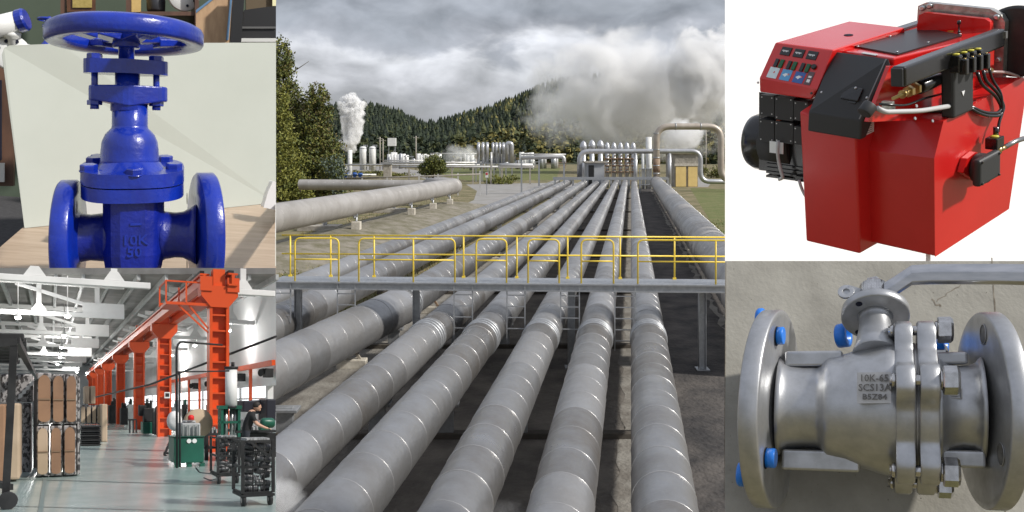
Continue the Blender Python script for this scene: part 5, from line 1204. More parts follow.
for s_ in (-.27, .19):      # fingers curled towards the counter
    for k in range(4): a_ = q_(.53 if s_ < 0 else .57, s_ - .03 + k * .02, 1.03); b.tube([a_, a_ + Vector((.05, 0, -.005)), a_ + Vector((.075 + .008 * (k % 3), 0, -.03))], .009, 6)
    a_ = q_(.51 if s_ < 0 else .55, s_ + .03, 1.04); b.tube([a_, a_ + Vector((.03, .025, 0)), a_ + Vector((.055, .03, -.015))], .01, 6)
emit('body', b, [skinm, mat('black_shirt', (.012, .012, .013), None, rough=.9), mat('dark_trousers', (.02, .022, .03), None, rough=.9)], o)
b = MB(); b.sphere(hd + Vector((-.018, 0, .028)), .112, 16, sc=(1.0, .90, 1.05)); b.v = [Vector((p.x, p.y, max(p.z, hd.z - .02 + (.06 if p.x > hd.x + .05 else 0)))) for p in b.v]; emit('hair', b, mat('dark_hair', (.015, .011, .009), None, rough=.7), o)
# black wire trolleys full of metal parts
M_roll = mat('bundled_castings', (.26, .26, .265), (.05, .05, .052), 60, .4, .5, stretch=(1, 1, 1))
def trolley(u0, u1, vt, vb, Y, dep, lb, cut=False):
    A0, A1 = H(u0, vb, Y), H(u1, vt, Y); x0, x1, zt = A0.x, A1.x, A1.z; zb = -1.7 + .22
    o = thing('wire_trolley', lb, 'trolley', ((x0 + x1) / 2, Y, -1.7), 'black wire trolleys')
    for x in (x0, x1 - .05):
        for yy in (Y, Y + dep): b = MB(); b.bb((x, yy, zb), (x + .05, yy + .05, zt + .02)); emit('corner_post', b, M_blk, o)
    b = MB()
    for zz in (zb, zt, (zb + zt) / 2): b.bb((x0 + .05, Y + .01, zz - .02), (x1 - .05, Y + .04, zz + .02)); b.bb((x0 + .01, Y + .05, zz - .02), (x0 + .04, Y + dep, zz + .02))
    n = int((x1 - x0) / .14)
    for j in range(1, n): xx = x0 + (x1 - x0) * j / n; b.bb((xx, Y + .015, zb + .02), (xx + .016, Y + .035, zt - .02))
    nz = 5
    for j in range(1, nz): zz = zb + (zt - zb) * j / nz; b.bb((x0 + .05, Y - .003, zz), (x1 - .05, Y + .014, zz + .014))
    emit('wire_side', b, M_blk, o); b = MB(); b.bb((x0, Y, zb - .06), (x1, Y + dep, zb - .02)); emit('base', b, M_blk, o)
    for x in (x0 + .05, x1 - .06):
        b = MB(); b.cyl((x - .03, Y + .1, -1.7 + .10), (x + .03, Y + .1, -1.7 + .10), .10, 16); b.cyl((x - .035, Y + .1, -1.6), (x + .035, Y + .1, -1.6), .04, 10, 1); emit('castor', b, [M_blk, M_metal], o)
    b = MB(); b.bar((x1 - .2, Y - .05, zb + .5), (x1 - .02, Y - .1, zt - .1), .035); b.bar((x0 + .1, Y - .04, zt + .02), (x0 + .45, Y - .06, zt - .25), .035); emit('handle', b, M_blk, o)
    R3 = random.Random(int(u0)); rows = 8; k = 0
    for r_ in range(rows):
        zz = zb + .07 + (zt - zb - .1) * r_ / (rows - .6); xx = x0 + .06 + (.02 if r_ % 2 else 0)
        for j in range(2):
            x2 = xx + (x1 - x0 - .14) * (.62 if (j == 0) == (r_ % 2 == 0) else .36); tl = R3.uniform(-.07, .03)
            b = MB(); a_ = Vector((xx, Y + .13 + R3.uniform(0, .05), zz)); c = Vector((x2, Y + .13 + R3.uniform(0, .08), zz + tl)); pr = []; L = (c - a_).length; t = 0; nn = 9
            for q in range(nn): pr += [(.060, L * q / nn), (.066, L * (q + .3) / nn), (.046, L * (q + .75) / nn)]
            b.lathe(pr, a_, c - a_, 12); b.lathe(pr, a_ + Vector((0, .16, .01)), c - a_, 12) if False else None
            q_o = emit('casting_roll', b, M_roll); tag(q_o, None, None)
            bpy.data.objects.remove(q_o) if False else q_o.__setitem__('label', f'grey casting roll, row {r_ + 1} up, {"left" if j == 0 else "right"} half of the {"left" if u0 < 230 else "right"} black trolley'); q_o['category'] = 'casting'; q_o['group'] = 'casting rolls in the trolleys'
            xx = x2 + .03
    b = MB()
    for j in range(8): xx = x0 + .08 + (x1 - x0 - .2) * j / 8; b.box((xx + .05, Y + .3, zt + .03), (.07, .5, .04))
    q_o = emit('casting_tray', b, M_gm); tag(q_o, f'flat grey castings laid across the top of the {"left" if u0 < 230 else "right"} black trolley', 'castings')
    return o
YA = floorY(228, 484); YB = floorY(262, 506)
trolley(217, 240.5, 438, 478, YA, .9, 'black wire trolley full of grey castings, left and farther of the two')
trolley(241.5, 275, 441, 497, YB, .8, 'black wire trolley full of grey castings at the right edge, nearer of the two', True)
b = MB(); b.tube(bend([Hf(196, 468), Hf(200, 473), Hf(212, 474), Hf(219, 478), Hf(211, 481), Hf(204, 478)], .3, 4), .018, 6); tag(emit('floor_cable', b, M_blk), 'thin black cable looped on the floor beside the left trolley', 'cable')
# ============================================================ display three: red burner before a white background
av = Vector((1.465, 1, .459)).normalized(); bv = Vector((-1, 1.37, .205)); bv = (bv - av * bv.dot(av)).normalized(); cv = av.cross(bv).normalized()
YB_ = 3.0; sc_ = YB_ / F
RF = Frame(P(935, 257, YB_), av * sc_, bv * sc_, cv * sc_); setframe(RF)
def Q(u, v, ax, val): return RF.pix(u, v, ax, val)
M_red = mat('red_enamel', (.68, .012, .010), (.62, .010, .008), 3, .22, coat=.7)
M_redm = mat('red_enamel_matt', (.62, .016, .014), (.56, .012, .011), 3, .34, coat=.3)
M_bk = mat('black_textured', (.030, .031, .032), None, rough=.55, bump=.15, bscale=300)
M_bkg = mat('black_gloss', (.009, .009, .010), None, rough=.25, coat=.4)
M_alu = mat('cast_aluminium', (.62, .62, .60), (.40, .40, .38), 30, .35, .8, bump=.25, bscale=60)
M_brass = mat('brass', (.62, .46, .20), (.5, .36, .15), 40, .3, .9)
M_wh = mat('white_print', (.85, .86, .86), None, rough=.5)
M_pw2 = mat('white_backdrop', (.93, .93, .93), None, rough=.9)
M_cable = mat('grey_cable', (.50, .50, .50), None, rough=.5)
M_screw = mat('screw_steel', (.6, .6, .6), None, rough=.3, metal=.9)
# backdrop: white board standing behind, turned towards the light
b = MB(); setframe(WORLD)
nb = Vector((.55, -.83, 0)); r0, r1 = ray(725, 0), ray(1045, 0); r0.z = r1.z = 0; c0 = nb.dot(r0 * 4.6); t1 = c0 / nb.dot(r1) if abs(nb.dot(r1)) > 1e-3 else 12
L0 = r0 * 4.6; L1 = r1 * t1
zz0 = CAM.z - (262.5 - HV) / F * 4.6 * 1.12; ztp = CAM.z + (HV + 6) / F * abs(L1.y)
pts = [(L0.x, L0.y, zz0 - .3), (L1.x, L1.y, zz0 - .3), (L1.x, L1.y, ztp), (L0.x, L0.y, ztp)]
b.prism(pts, r0 * .008); w_ = tag(emit('white_backdrop', b, M_pw2), 'plain white backdrop board behind the red burner', 'backdrop')
setframe(RF)
o = thing('industrial_burner', 'red industrial burner with a black motor, hoses and a control panel before the white backdrop', 'burner', (0, 60, 0))
o.location = RF.w((60, 40, 0))
# --- helper: box in burner axes from two corners
def rb(a0, a1, b0, b1, c0, c1): m = MB(); return m.bb((a0, b0, c0), (a1, b1, c1))
bw = sc_ * 2
# lower right air housing: front-left face b-direction lies in plane a=0, right face in plane b=0
pBL = Q(868, 245, 0, 0)                      # left end of the bottom edge of its left face
tR = Q(935, 158, 1, 0)                       # front vertical edge top
bR = Q(1009, 209, 1, 0); tRR = Q(1024, 82, 1, 0)
b = MB(); w_l = pBL.y
top = tR.z; La = bR.x
pr = [(0, 0, 0), (bR.x, 0, bR.z), (tRR.x + 6, 0, tRR.z), (Q(1024, 84, 1, 0).x, 0, Q(1024, 84, 1, 0).z + 2)]
k1 = Q(945, 118, 1, 30); 
wv = w_l + 18
poly = [(0, 0), (bR.x, bR.z), (tRR.x + 10, tRR.z), (tRR.x - 6, tRR.z + 6), (18, top + 33), (0, top)]
# front chamfer: upper front slopes back
P0 = [Vector((a_, 0, c_)) for a_, c_ in poly]; P1 = [Vector((a_, w_l * .98, c_)) for a_, c_ in poly]
b.prism(P0[::-1], (0, w_l * 1.3, 0)); ah = emit('air_housing', b, M_redm, o, bevel=sc_ * 3, bseg=4)
# tall front-left plinth (the face from u=806 to 860)
pf0 = Q(860, 254, 0, -22); pz = Q(860, 139, 0, -22)
pl = Q(806, 244, 0, -22); ptl = Q(806, 112, 0, -22)
b = MB(); b0_, b1_ = pf0.y, pl.y; cb = pf0.z
b.hexa([(-22, b0_, cb), (24, b0_, cb), (24, b1_, cb), (-22, b1_, cb), (-22, b0_, pz.z), (40, b0_, pz.z + 30), (40, b1_, pz.z + 34), (-22, b1_, ptl.z)][0:8]); emit('front_housing', b, M_redm, o, bevel=sc_ * 2, bseg=3)
# grey black control cover on top of the plinth
cpts = [(809, 111), (861, 120), (861, 139.5), (807, 130)]
def poly3(pp, ax, val): return [Q(u, v, ax, val) for u, v in pp]
aF = -24
f0, f1, f2, f3 = Q(807.5, 131, 0, aF), Q(860.5, 140, 0, aF), Q(861, 121, 0, aF), Q(808.5, 111.5, 0, aF)
ztc = Q(833, 50, 0, 26).z - 3
t0, t1 = Q(889, 58.5, 2, ztc), Q(834, 51.0, 2, ztc)    # upper far edge of the sloping face
b = MB(); dn = Vector((0, 0, -14)); bk = Vector((10, 0, 0))
b.add([f0, f1, f2, f3, t0, t1, f1 + bk, f0 + bk, t0 + Vector((6, 0, -14)), t1 + Vector((6, 0, -14))], [(0, 1, 2, 3), (3, 2, 4, 5), (5, 4, 8, 9), (9, 8, 6, 7), (7, 6, 1, 0), (1, 6, 8, 4, 2), (0, 3, 5, 9, 7)])
cc = emit('control_cover', b, M_bk, o, bevel=sc_ * 1.5)
def face_map(p0, p1, p3):      # bilinear map on the sloping face: s along p0->p1, t along p0->p3
    n = (p1 - p0).cross(p3 - p0).normalized()
    if (RF.m @ n).y > 0: n = -n
    return lambda s_, t_, h=0: p0 + (p1 - p0) * s_ + (p3 - p0) * t_ + n * h
def plate(fm, s0, s1, t0_, t1_, h0, h1): m = MB(); return m.hexa([fm(s0, t0_, h0), fm(s1, t0_, h0), fm(s1, t1_, h0), fm(s0, t1_, h0), fm(s0, t0_, h1), fm(s1, t0_, h1), fm(s1, t1_, h1), fm(s0, t1_, h1)])
def fc(s_, t_, h=0):
    n = (f2 - f3).cross(t1 - f3).normalized()
    if (RF.m @ n).y > 0: n = -n
    return (f3.lerp(f2, s_)).lerp(t1.lerp(t0, s_), t_) + n * h
emit('latch_plate', plate(fc, .26, .80, .22, .50, .2, 2.5), M_bkg, cc, bevel=sc_); emit('latch_handle', plate(fc, .52, .84, .25, .46, 2.6, 5), M_bkg, cc, bevel=sc_)
for s_, t_ in ((.10, .32), (.93, .36), (.72, .44)): b = MB(); c_ = fc(s_, t_, .2 if t_ != .44 else 5); nn = fc(0, 0, 1) - fc(0, 0, 0); b.lathe([(1.4, 0), (1.3, 1), (.6, 1.4)], c_, nn, 10); emit('screw', b, M_screw, cc)
emit('cover_edge', plate(fc, .955, .975, .02, .98, .1, 1.0), mat('grey_edge', (.2, .2, .2), None), cc)
# --- red upper cabinet with the sloping control panel
aP = 2
g0, g1 = Q(759, 78, 0, aP), Q(818, 89.5, 0, aP)      # panel lower edge
h0_, h1_ = Q(759.5, 92, 0, aP), Q(811, 99.5, 0, aP)    # skirt bottom
s0_, s1_ = Q(775, 42.5, 0, 26), Q(833, 50, 0, 26)      # panel top edge
r0_, r1_ = Q(849, 21, 2, s0_.z + 3), Q(905, 27.5, 2, s1_.z + 3)   # far edge of the top
b = MB(); dz = Vector((0, 0, -26))
b.add([h0_, h1_, g1, g0, s1_, s0_, r1_, r0_, h1_ + Vector((70, 0, 0)), h0_ + Vector((70, 0, 0)), r1_ + dz, r0_ + dz],
      [(0, 1, 2, 3), (3, 2, 4, 5), (5, 4, 6, 7), (7, 6, 10, 11), (11, 10, 8, 9), (9, 8, 1, 0), (1, 8, 10, 6, 4, 2), (0, 3, 5, 7, 11, 9)])
cab = emit('control_cabinet', b, M_red, o, bevel=sc_ * 1.6, bseg=3)
fp = face_map(g0, g1, s0_)
for i, s_ in enumerate((.17, .39, .61)):
    emit('display', plate(fp, s_, s_ + .165, .70, .92, .1, 1.6), M_bkg, cab, bevel=sc_ * .4)
    b = MB()
    for q_ in range(5): b.hexa(plate(fp, s_ + .03 + q_ * .021, s_ + .045 + q_ * .021, .80 - (.02 if q_ % 2 else 0), .83, 1.7, 2.0).v)
    emit('display_text', b, M_wh, cab)
    x = s_ - .005; emit('rocker_switch', plate(fp, x - .01, x + .045, .36, .58, .1, 2.2), M_bkg, cab, bevel=sc_ * .4)
    emit('green_switch', plate(fp, x + .075, x + .135, .36, .58, .1, 2.2), mat('green_switch', (.01, .12, .05), None, rough=.35), cab, bevel=sc_ * .4)
    col = [(.70, .82, .84), (.12, .38, .68), (.05, .14, .42)][i]
    emit('pictogram_label', plate(fp, x - .05, x + .115, .06, .35, .1, .6), mat('label_tint', col, None, rough=.4), cab)
    fl_ = MB(); P_ = lambda s, t: fp(s, t, .75)
    if i == 0: pts_ = [(x + .035, .19), (x + .055, .20), (x + .06, .24), (x + .04, .25)]; fl_.add([P_(*q) for q in pts_], [(0, 1, 2, 3)]); emit('flame_mark', fl_, mat('label_red', (.7, .04, .03), None), cab)
    else:
        fl_.add([P_(x - .025, .20), P_(x + .03, .15), P_(x + .05, .20), P_(x + .075, .20), P_(x + .075, .24), P_(x + .02, .25)], [(0, 1, 2, 3, 4, 5)]); emit('hand_mark', fl_, M_wh, cab)
        fl_ = MB(); fl_.add([P_(x + .055, .21), P_(x + .085, .21), P_(x + .085, .25), P_(x + .06, .25)], [(0, 1, 2, 3)]); emit('red_mark', fl_, mat('label_red', (.7, .04, .03), None), cab)
b = MB(); nn = fp(0, 0, 1) - fp(0, 0, 0); b.lathe([(3, 0), (3, 2.5), (2.2, 3.2)], fp(.80, .53, .1), nn, 16); emit('knob', b, M_bkg, cab)
emit('fuse_plate', plate(fp, .75, .85, .06, .40, .1, .8), mat('plum_label', (.14, .09, .10), None), cab); emit('fuse_text', plate(fp, .78, .83, .12, .2, .9, 1.1), M_wh, cab); emit('fuse_text', plate(fp, .78, .83, .24, .29, .9, 1.1), M_wh, cab)
ft = face_map(s0_, s1_, r0_)
b = MB(); n2 = ft(0, 0, 1) - ft(0, 0, 0); b.lathe([(5, 0), (5, .5), (4, .6)], ft(.62, .50, .1), n2, 20, ell=(1, 1)); emit('finger_hole', b, mat_hole, cab)
for s_ in (.02, .93): b = MB(); b.lathe([(1.5, 0), (1.2, 1.2)], fp(s_, -.12, 0), (-1, 0, 0), 10); emit('screw', b, M_screw if s_ < .5 else M_bkg, cab)
# --- long red top behind the cover with black lid, black rail
zt2 = s1_.z - 4
u_ = lambda u, v, z=zt2: Q(u, v, 2, z)
b = MB(); A0, A1, A2, A3 = u_(840, 50.5), u_(893, 58), u_(995, 34), u_(930, 17)
dn = Vector((0, 0, -34)); b.hexa([A1 + dn, A2 + dn, A3 + dn, A0 + dn, A1, A2, A3, A0]); tp = emit('top_casing', b, M_red, o, bevel=sc_ * 2, bseg=3)
fm = lambda s_, t_, h=0: (A1.lerp(A2, s_)).lerp(A0.lerp(A3, s_), t_) + Vector((0, 0, h))
def tpl(q4, h0, h1, m, nm, par=tp, bv_=0): b = MB(); q = [u_(u, v) for u, v in q4]; b.hexa([p + Vector((0, 0, h0)) for p in q] + [p + Vector((0, 0, h1)) for p in q]); return emit(nm, b, m, par, bevel=bv_)
tpl([(898, 55.5), (962, 36.5), (921, 28.5), (855, 47.5)], .3, 1.8, mat('dark_brown_lid', (.014, .009, .009), None, rough=.35), 'lid')
tpl([(846, 49.5), (926, 23.5), (918, 22.5), (838, 48.5)], .5, 3.0, M_bkg, 'gasket_rail')
tpl([(861, 53.8), (875, 56), (878, 55), (864, 52.8)], .3, .9, M_cable, 'maker_plate')
tpl([(934, 30.5), (953, 32), (957, 29.5), (938, 28)], .3, .9, mat('yellow_label', (.65, .42, .06), None), 'yellow_label')
for u, v in ((858, 48.5), (890, 38.2), (924, 29), (897, 54), (928, 44.5), (960, 36)): b = MB(); b.lathe([(1.4, 0), (1, 1.2)], u_(u, v) + Vector((0, 0, 1.8)), (0, 0, 1), 10); emit('screw', b, M_screw, tp)
b = MB(); c_ = u_(959, 34); b.lathe([(1.6, 0), (1.6, 3), (.8, 3.5), (.8, 10), (2, 11), (2, 14), (.8, 15)], c_, seg=12); emit('grease_nipple', b, M_bkg, tp)
# red back flange plate and aluminium mounting flange with black blast tube
aBk = Q(990, 30, 2, zt2).x
def back(q4, a0, th, m, nm, par=o, bv_=0): b = MB(); b.prism([Q(u, v, 0, a0) for u, v in q4], (th, 0, 0)); return emit(nm, b, m, par, bevel=bv_)
back([(917, 25), (919, 15), (925, 12.5), (985, 19), (990, 22), (990, 38), (917, 30)], aBk - 10, 8, M_red, 'red_flange', bv_=sc_ * 3)
fa = back([(917, 20), (918, 6), (926, 2.5), (990, 9), (1001, 15), (1005, 22), (1002, 90), (992, 96), (960, 60)], aBk + 4, 9, M_alu, 'mounting_flange', bv_=sc_ * 2)
for u, v in ((923, 8), (997, 17), (994, 35), (998, 60), (930, 6)): b = MB(); c_ = Q(u, v, 0, aBk + 4); b.lathe([(3.2, 0), (3.2, 2.5), (1.8, 3)], c_, (-1, 0, 0), 12); emit('flange_bolt', b, M_screw, fa)
b = MB(); c_ = Q(1009, 42, 0, aBk + 14); R_ = 39; b.lathe([(R_ * .93, 0), (R_, 2), (R_, 5), (R_ * .96, 6), (R_ * .96, 14), (R_ * .9, 16), (R_ * .3, 17)], c_ + Vector((0, -6, 0)), (1, 0, 0), 48); emit('blast_tube', b, mat('heat_black', (.02, .02, .021), (.035, .033, .032), 20, .4), o)
# --- long black square rail on the right side
bS = -2
def onb(u, v, bb_): return Q(u, v, 1, bb_)
bra = Q(893, 80, 1, 12)
b = MB(); e0_ = Q(898, 77, 1, 2); e1_ = Q(999, 37.5, 1, 6)
b.bar(e0_, e1_, 13, 19, up=(0, 0, 1)); rl = emit('guide_rail', b, M_bkg, o, bevel=sc_ * 2.5, bseg=3)
b = MB(); d_ = (e1_ - e0_).normalized(); b.bar(e0_ - d_ * 3, e0_ - d_ * .3, 11, 17); emit('end_cap', b, M_bk, rl, bevel=sc_)
b = MB(); c_ = e1_ + Vector((-1, -7, 3)); b.box(c_, (4, 2, 7)); emit('end_bracket', b, M_screw, rl)
# --- gear between cover and housing (right side)
b = MB(); c_ = Q(888, 107, 1, 14); b.box(c_, (4, 10, 11)); b.box(c_ + Vector((4, -2, -3)), (6, 2, 6)); emit('bracket', b, M_alu, o)
p0 = Q(893, 98.5, 1, 10); p1 = Q(946, 75, 1, 14); d_ = (p1 - p0).normalized(); L = (p1 - p0).length
b = MB(); b.lathe([(1.6, 0), (1.6, L * .2), (2.6, L * .2), (2.6, L * .32)], p0, d_, 12); emit('linkage_rod', b, M_brass, o)
b = MB(); b.hexn(p0 + d_ * L * .26, d_, 5.6, 6); b.hexn(p0 + d_ * L * .38, d_, 6.2, 4); b.lathe([(4, 0), (3.2, 5)], p0 + d_ * L * .16, d_, 14); emit('union_nut', b, M_brass, o)
b = MB(); b.lathe([(6.5, 0), (7.2, 1), (7.2, L * .36), (6.5, L * .38)], p0 + d_ * L * .46, d_, 20); emit('filter', b, M_bkg, o)
b = MB(); b.lathe([(8, 0), (8, 7), (7, 8)], p0 + d_ * L * .85, d_, 8, smooth=False); emit('valve_block', b, mat('zinc', (.55, .50, .38), (.4, .37, .3), 40, .35, .8), o)
# black platform plate on housing top with actuator box
zP = Q(915, 108, 1, 6).z
def zpl(u, v, z): return Q(u, v, 2, z)
zh = Q(952, 113, 1, 4).z
b = MB(); q = [zpl(u, v, zh) for u, v in ((897, 113), (956, 112), (985, 98), (940, 94))]; b.hexa([p + Vector((0, 0, 0)) for p in q] + [p + Vector((0, 0, 2)) for p in q]); emit('black_base_plate', b, M_bkg, o)
c_ = zpl(955, 108, zh + 2); w1 = zpl(971, 98, zh + 2)
def ubox(u0, u1, vb, vt, bb0, dep, par, m, nm, bv_=.0, th=None):
    A_ = Q(u0, vb, 1, bb0); B_ = Q(u1, vb, 1, bb0); T_ = Q(u0, vt, 1, bb0)
    b = MB(); b.bb((A_.x, bb0, min(A_.z, B_.z)), (B_.x, bb0 + dep, T_.z)); return emit(nm, b, m, par, bevel=bv_)
ac = ubox(954, 974, 110, 67, -5, 13, o, M_bk, 'ignition_box', sc_ * 2.5)
b = MB(); c_ = Q(957, 66, 2, Q(954, 67, 1, -5).z + .2); b.lathe([(1.6, 0), (1.4, .8)], c_, (0, 0, 1), 10); emit('screw', b, M_brass, ac)
b = MB(); c_ = Q(963, 94, 1, -5.2); b.prism([c_ + Vector((-3, 0, 3)), c_ + Vector((3, 0, 3)), c_ + Vector((0, 0, -2))], (0, -.5, 0)); emit('warning_triangle', b, M_wh, ac)
# solenoid coils with yellow caps
for i, (u, v) in enumerate([(961, 55), (968.5, 53), (975.5, 51), (982.5, 49.5)]):
    A_ = Q(u, v, 1, -10 + (i % 2)); b = MB(); b.bb(A_ + Vector((-3.6, 0, -17)), A_ + Vector((3.6, 9, 0))); cl_ = emit('solenoid_coil', b, M_bkg, o, bevel=sc_)
    b = MB(); b.lathe([(3.1, 0), (3.1, 1.2), (1.2, 1.6)], A_ + Vector((0, 4.5, 0)), (0, 0, 1), 12); emit('yellow_cap', b, mat('yellow_cap', (.62, .55, .06), None), cl_)
    A_ = Q(u + 7, v + 4, 1, -15); b = MB(); b.bb(A_ + Vector((-3, 0, -15)), A_ + Vector((3, 7, 0))); c2_ = emit('coil_plug', b, M_bkg, o, bevel=sc_)
    b = MB(); b.lathe([(1.3, 0), (1.3, .8)], A_ + Vector((0, 3, 0)), (0, 0, 1), 8); emit('screw', b, M_brass, c2_)
def hose(pp, r_, m, nm, par=o):
    b = MB(); pts = [Q(u, v, 1, bb_) for u, v, bb_ in pp]; b.tube(bend(pts, 14, 5), r_, 10); return emit(nm, b, m, par)
hose([(977, 72, 2), (981, 84, 0), (996, 96, -4), (1002, 108, -6), (998, 113, -7), (985, 113, -5), (965, 104, 1)], 1.7, M_bkg, 'black_cable')
hose([(983, 70, 2), (985, 80, 0), (999, 94, -5), (1004.5, 108, -7), (1000, 116, -8), (984, 116, -6), (966, 106, 0)], 1.7, M_bkg, 'black_cable')
hose([(989, 68, 3), (992, 80, 2), (1001, 92, -6), (1003, 112, -8), (999, 122, -9), (998, 132, -10)], 1.5, M_bkg, 'black_cable')
hose([(877, 108, 6), (885, 112, 2), (920, 111, -2), (950, 106, 0)], 2.3, M_cable, 'grey_conduit')
hose([(880, 104, 10), (905, 106, 6), (925, 98, 12), (950, 92, 14)], 1.2, M_bkg, 'thin_black_cable')
hose([(985, 72, 8), (1006, 72, 6), (1040, 84, 6)], 1.6, mat('clear_hose', (.45, .33, .32), None, rough=.3), 'fuel_hose')
b = MB(); A_ = Q(986, 71.5, 1, 8); b.cyl(A_, A_ + Vector((14, 0, -1)), 1.5, 10); b.hexn(A_ + Vector((8, 0, -.5)), (1, 0, 0), 2.6, 4); emit('hose_fitting', b, M_brass, o)
# round knob at the cover's side
b = MB(); c_ = Q(868, 114, 1, 8); b.cyl(c_ + Vector((0, 4, 0)), c_ + Vector((0, 4, 0)) + (Q(875, 105, 1, 6) - c_), 6.5, 20); emit('cable_gland', b, M_bk, o, bevel=sc_)
# red plate behind this gear
b = MB(); q = [Q(u, v, 1, 26) for u, v in ((868, 122), (960, 118), (1000, 92), (1000, 60), (890, 66))]; b.prism(q, (0, 4, 0)); emit('red_side_casing', b, M_red, o, bevel=sc_)
# type label on the red side
b = MB(); q = [Q(u, v, 1, pf0.y - .6) for u, v in ((860.6, 126), (874, 120.5), (874, 131.5), (860.6, 138))]; b.prism(q, (0, .5, 0)); lb_ = emit('type_label', b, M_wh, o)
b = MB()
for j in range(5): v0_ = 127 + j * 2; b.prism([Q(u, v, 1, pf0.y - .8) for u, v in ((861.8, v0_), (872.5, v0_ - 4.4), (872.5, v0_ - 3.8), (861.8, v0_ + .6))], (0, .15, 0))
emit('label_print', b, mat('grey_print', (.25, .24, .26), None), lb_)
# screws on the slanted red top
for u, v in ((914.5, 118.5), (932, 121), (916, 106), (951, 112)): b = MB(); b.lathe([(1.5, 0), (1.5, 1)], Q(u, v, 1, -1), (0, -1, .3), 10); emit('screw', b, M_screw, ah)
# --- black pump on the right side
m = MB(); q = [Q(u, v, 1, -1) for u, v in ((957, 172), (961, 158), (970, 151), (984, 160), (984, 176), (970, 180))]; m.prism(q, (0, -6, 0)); emit('pump_flange', m, M_red, o, bevel=sc_)
m = MB(); c_ = Q(975, 168, 1, -8); m.lathe([(14.5, 0), (15.5, 2), (15.5, 9), (14, 12)], c_ + Vector((2, 0, 0)), (0, -1, 0), 28); pm = emit('pump', m, M_bk, o)
A_ = Q(980, 188, 1, -24); T_ = Q(980, 161, 1, -24); B_ = Q(1001, 180, 1, -24)
b = MB(); b.bb((A_.x, -24, A_.z), (B_.x, -16, T_.z)); emit('pump_cover', b, M_bk, pm, bevel=sc_ * 3, bseg=3)
b = MB(); 
ctr = (A_ + T_) / 2 + Vector(((B_.x - A_.x) / 2, 0, 0))
for dx in (-(B_.x - A_.x) * .4, (B_.x - A_.x) * .4):
    for dz_ in (-(T_.z - A_.z) * .4, (T_.z - A_.z) * .4): s2 = MB(); s2.lathe([(1.4, 0), (1.2, 1)], Vector((ctr.x + dx, -24.1, ctr.z + dz_)), (0, -1, 0), 8); emit('screw', s2, M_bkg, pm)
b = MB(); c_ = Q(996, 147, 1, -14); b.bb(c_ + Vector((-9, -5, -1)), c_ + Vector((7, 7, 11))); sv = emit('pump_solenoid', b, M_bkg, pm, bevel=sc_)
b = MB(); b.lathe([(4, 0), (4, 1), (2, 1.5)], c_ + Vector((-1, 1, 11)), (0, 0, 1), 14); emit('yellow_cap', b, mat('yellow_cap', (.62, .55, .06), None), sv)
b = MB(); b.cyl(c_ + Vector((4, 2, 10)), c_ + Vector((4, 2, 20)), 2.6, 12); emit('plug', b, M_bkg, sv)
b = MB(); b.cyl(c_ + Vector((0, -2, -6)), c_ + Vector((0, -2, 0)), 3.5, 14); b.cyl(c_ + Vector((2, -3, -3)), c_ + Vector((14, -3, -3)), 2.4, 12); emit('brass_fitting', b, M_brass, pm)
b = MB(); b.tube([c_ + Vector((12, -3, -3)), c_ + Vector((34, -4, -2)), c_ + Vector((60, -5, -4))], 2.6, 12); emit('steel_pipe', b, M_metal, pm)
# --- black motor block at the left, in front of plane a=..
aM = 10
def mbx(u0, u1, v0, v1, a0, dep, m_, nm, par, bv_=sc_):
    q = [Q(u0, v1, 0, a0), Q(u1, v1 + (u1 - u0) * .13, 0, a0), Q(u1, v0 + (u1 - u0) * .13, 0, a0), Q(u0, v0, 0, a0)]; b = MB(); b.prism(q, (dep, 0, 0)); return emit(nm, b, m_, par, bevel=bv_)
mo = mbx(759, 806, 92, 170, aM + 10, 34, M_bkg, 'motor_block', o, sc_ * 2)
for (u0, u1, v0, v1) in ((760, 774, 94.5, 115), (774.8, 793, 96.5, 119), (793.6, 808, 100.5, 120), (759, 774, 119, 141), (774.8, 793, 121, 142), (793.6, 808, 126, 144)):
    pq = mbx(u0, u1, v0, v1, aM, 9.5, M_bk, 'contactor', mo, sc_ * 1.5)
    for du, dv in ((2, 2.5), (u1 - u0 - 2, 3.5), (2, v1 - v0 - 2), (u1 - u0 - 2, v1 - v0 - 1)): b = MB(); b.lathe([(.7, 0), (.7, .6)], Q(u0 + du, v0 + dv, 0, aM - .05), (-1, 0, 0), 6); emit('screw', b, M_screw, pq)
b = MB(); b.box(Q(779, 121, 0, aM + 4), (3, 5, 3)); emit('terminal', b, mat('copper', (.5, .12, .06), None), mo)
c_ = Q(764, 142, 0, aM + 40)
b = MB(); b.lathe([(28, 0), (33, 3), (35.5, 10), (35.5, 22), (32, 28), (31, 52)], c_ + Vector((0, 16, 0)), (0, -1, 0), 40, ell=(1, .85)); emit('motor_cowl', b, M_bkg, o)
b = MB(); 
c2 = Q(766, 142, 0, aM + 26); b.lathe([(24, 0), (27, 2), (27, 44)], c2, (0, -1, 0), 36, ell=(1, .8)); emit('motor_body', b, M_bk, o)
for j in range(4): mbx(766, 806, 163 + j * 4, 165 + j * 4, aM + 8, 26, M_bkg, 'cooling_fin', mo, 0)
mbx(769.5, 783, 141, 152.5, aM - .5, 1.2, M_wh, 'rating_plate', mo, 0)
b = MB(); b.tube(bend([Q(u, v, 0, aM - 4) for u, v in ((778, 141), (777.5, 155), (780, 168), (783, 178), (779, 179.5))], 8, 4), 2.0, 10); emit('cable_loop', b, M_cable, o)
b = MB(); b.tube(bend([Q(u, v, 0, aM) for u, v in ((799, 180), (802, 190), (808, 200), (812, 206))], 8, 4), 1.8, 10); emit('lower_cable', b, M_cable, o)
mbx(795, 803, 176, 181, aM + 2, 12, M_bkg, 'foot', mo, 0)
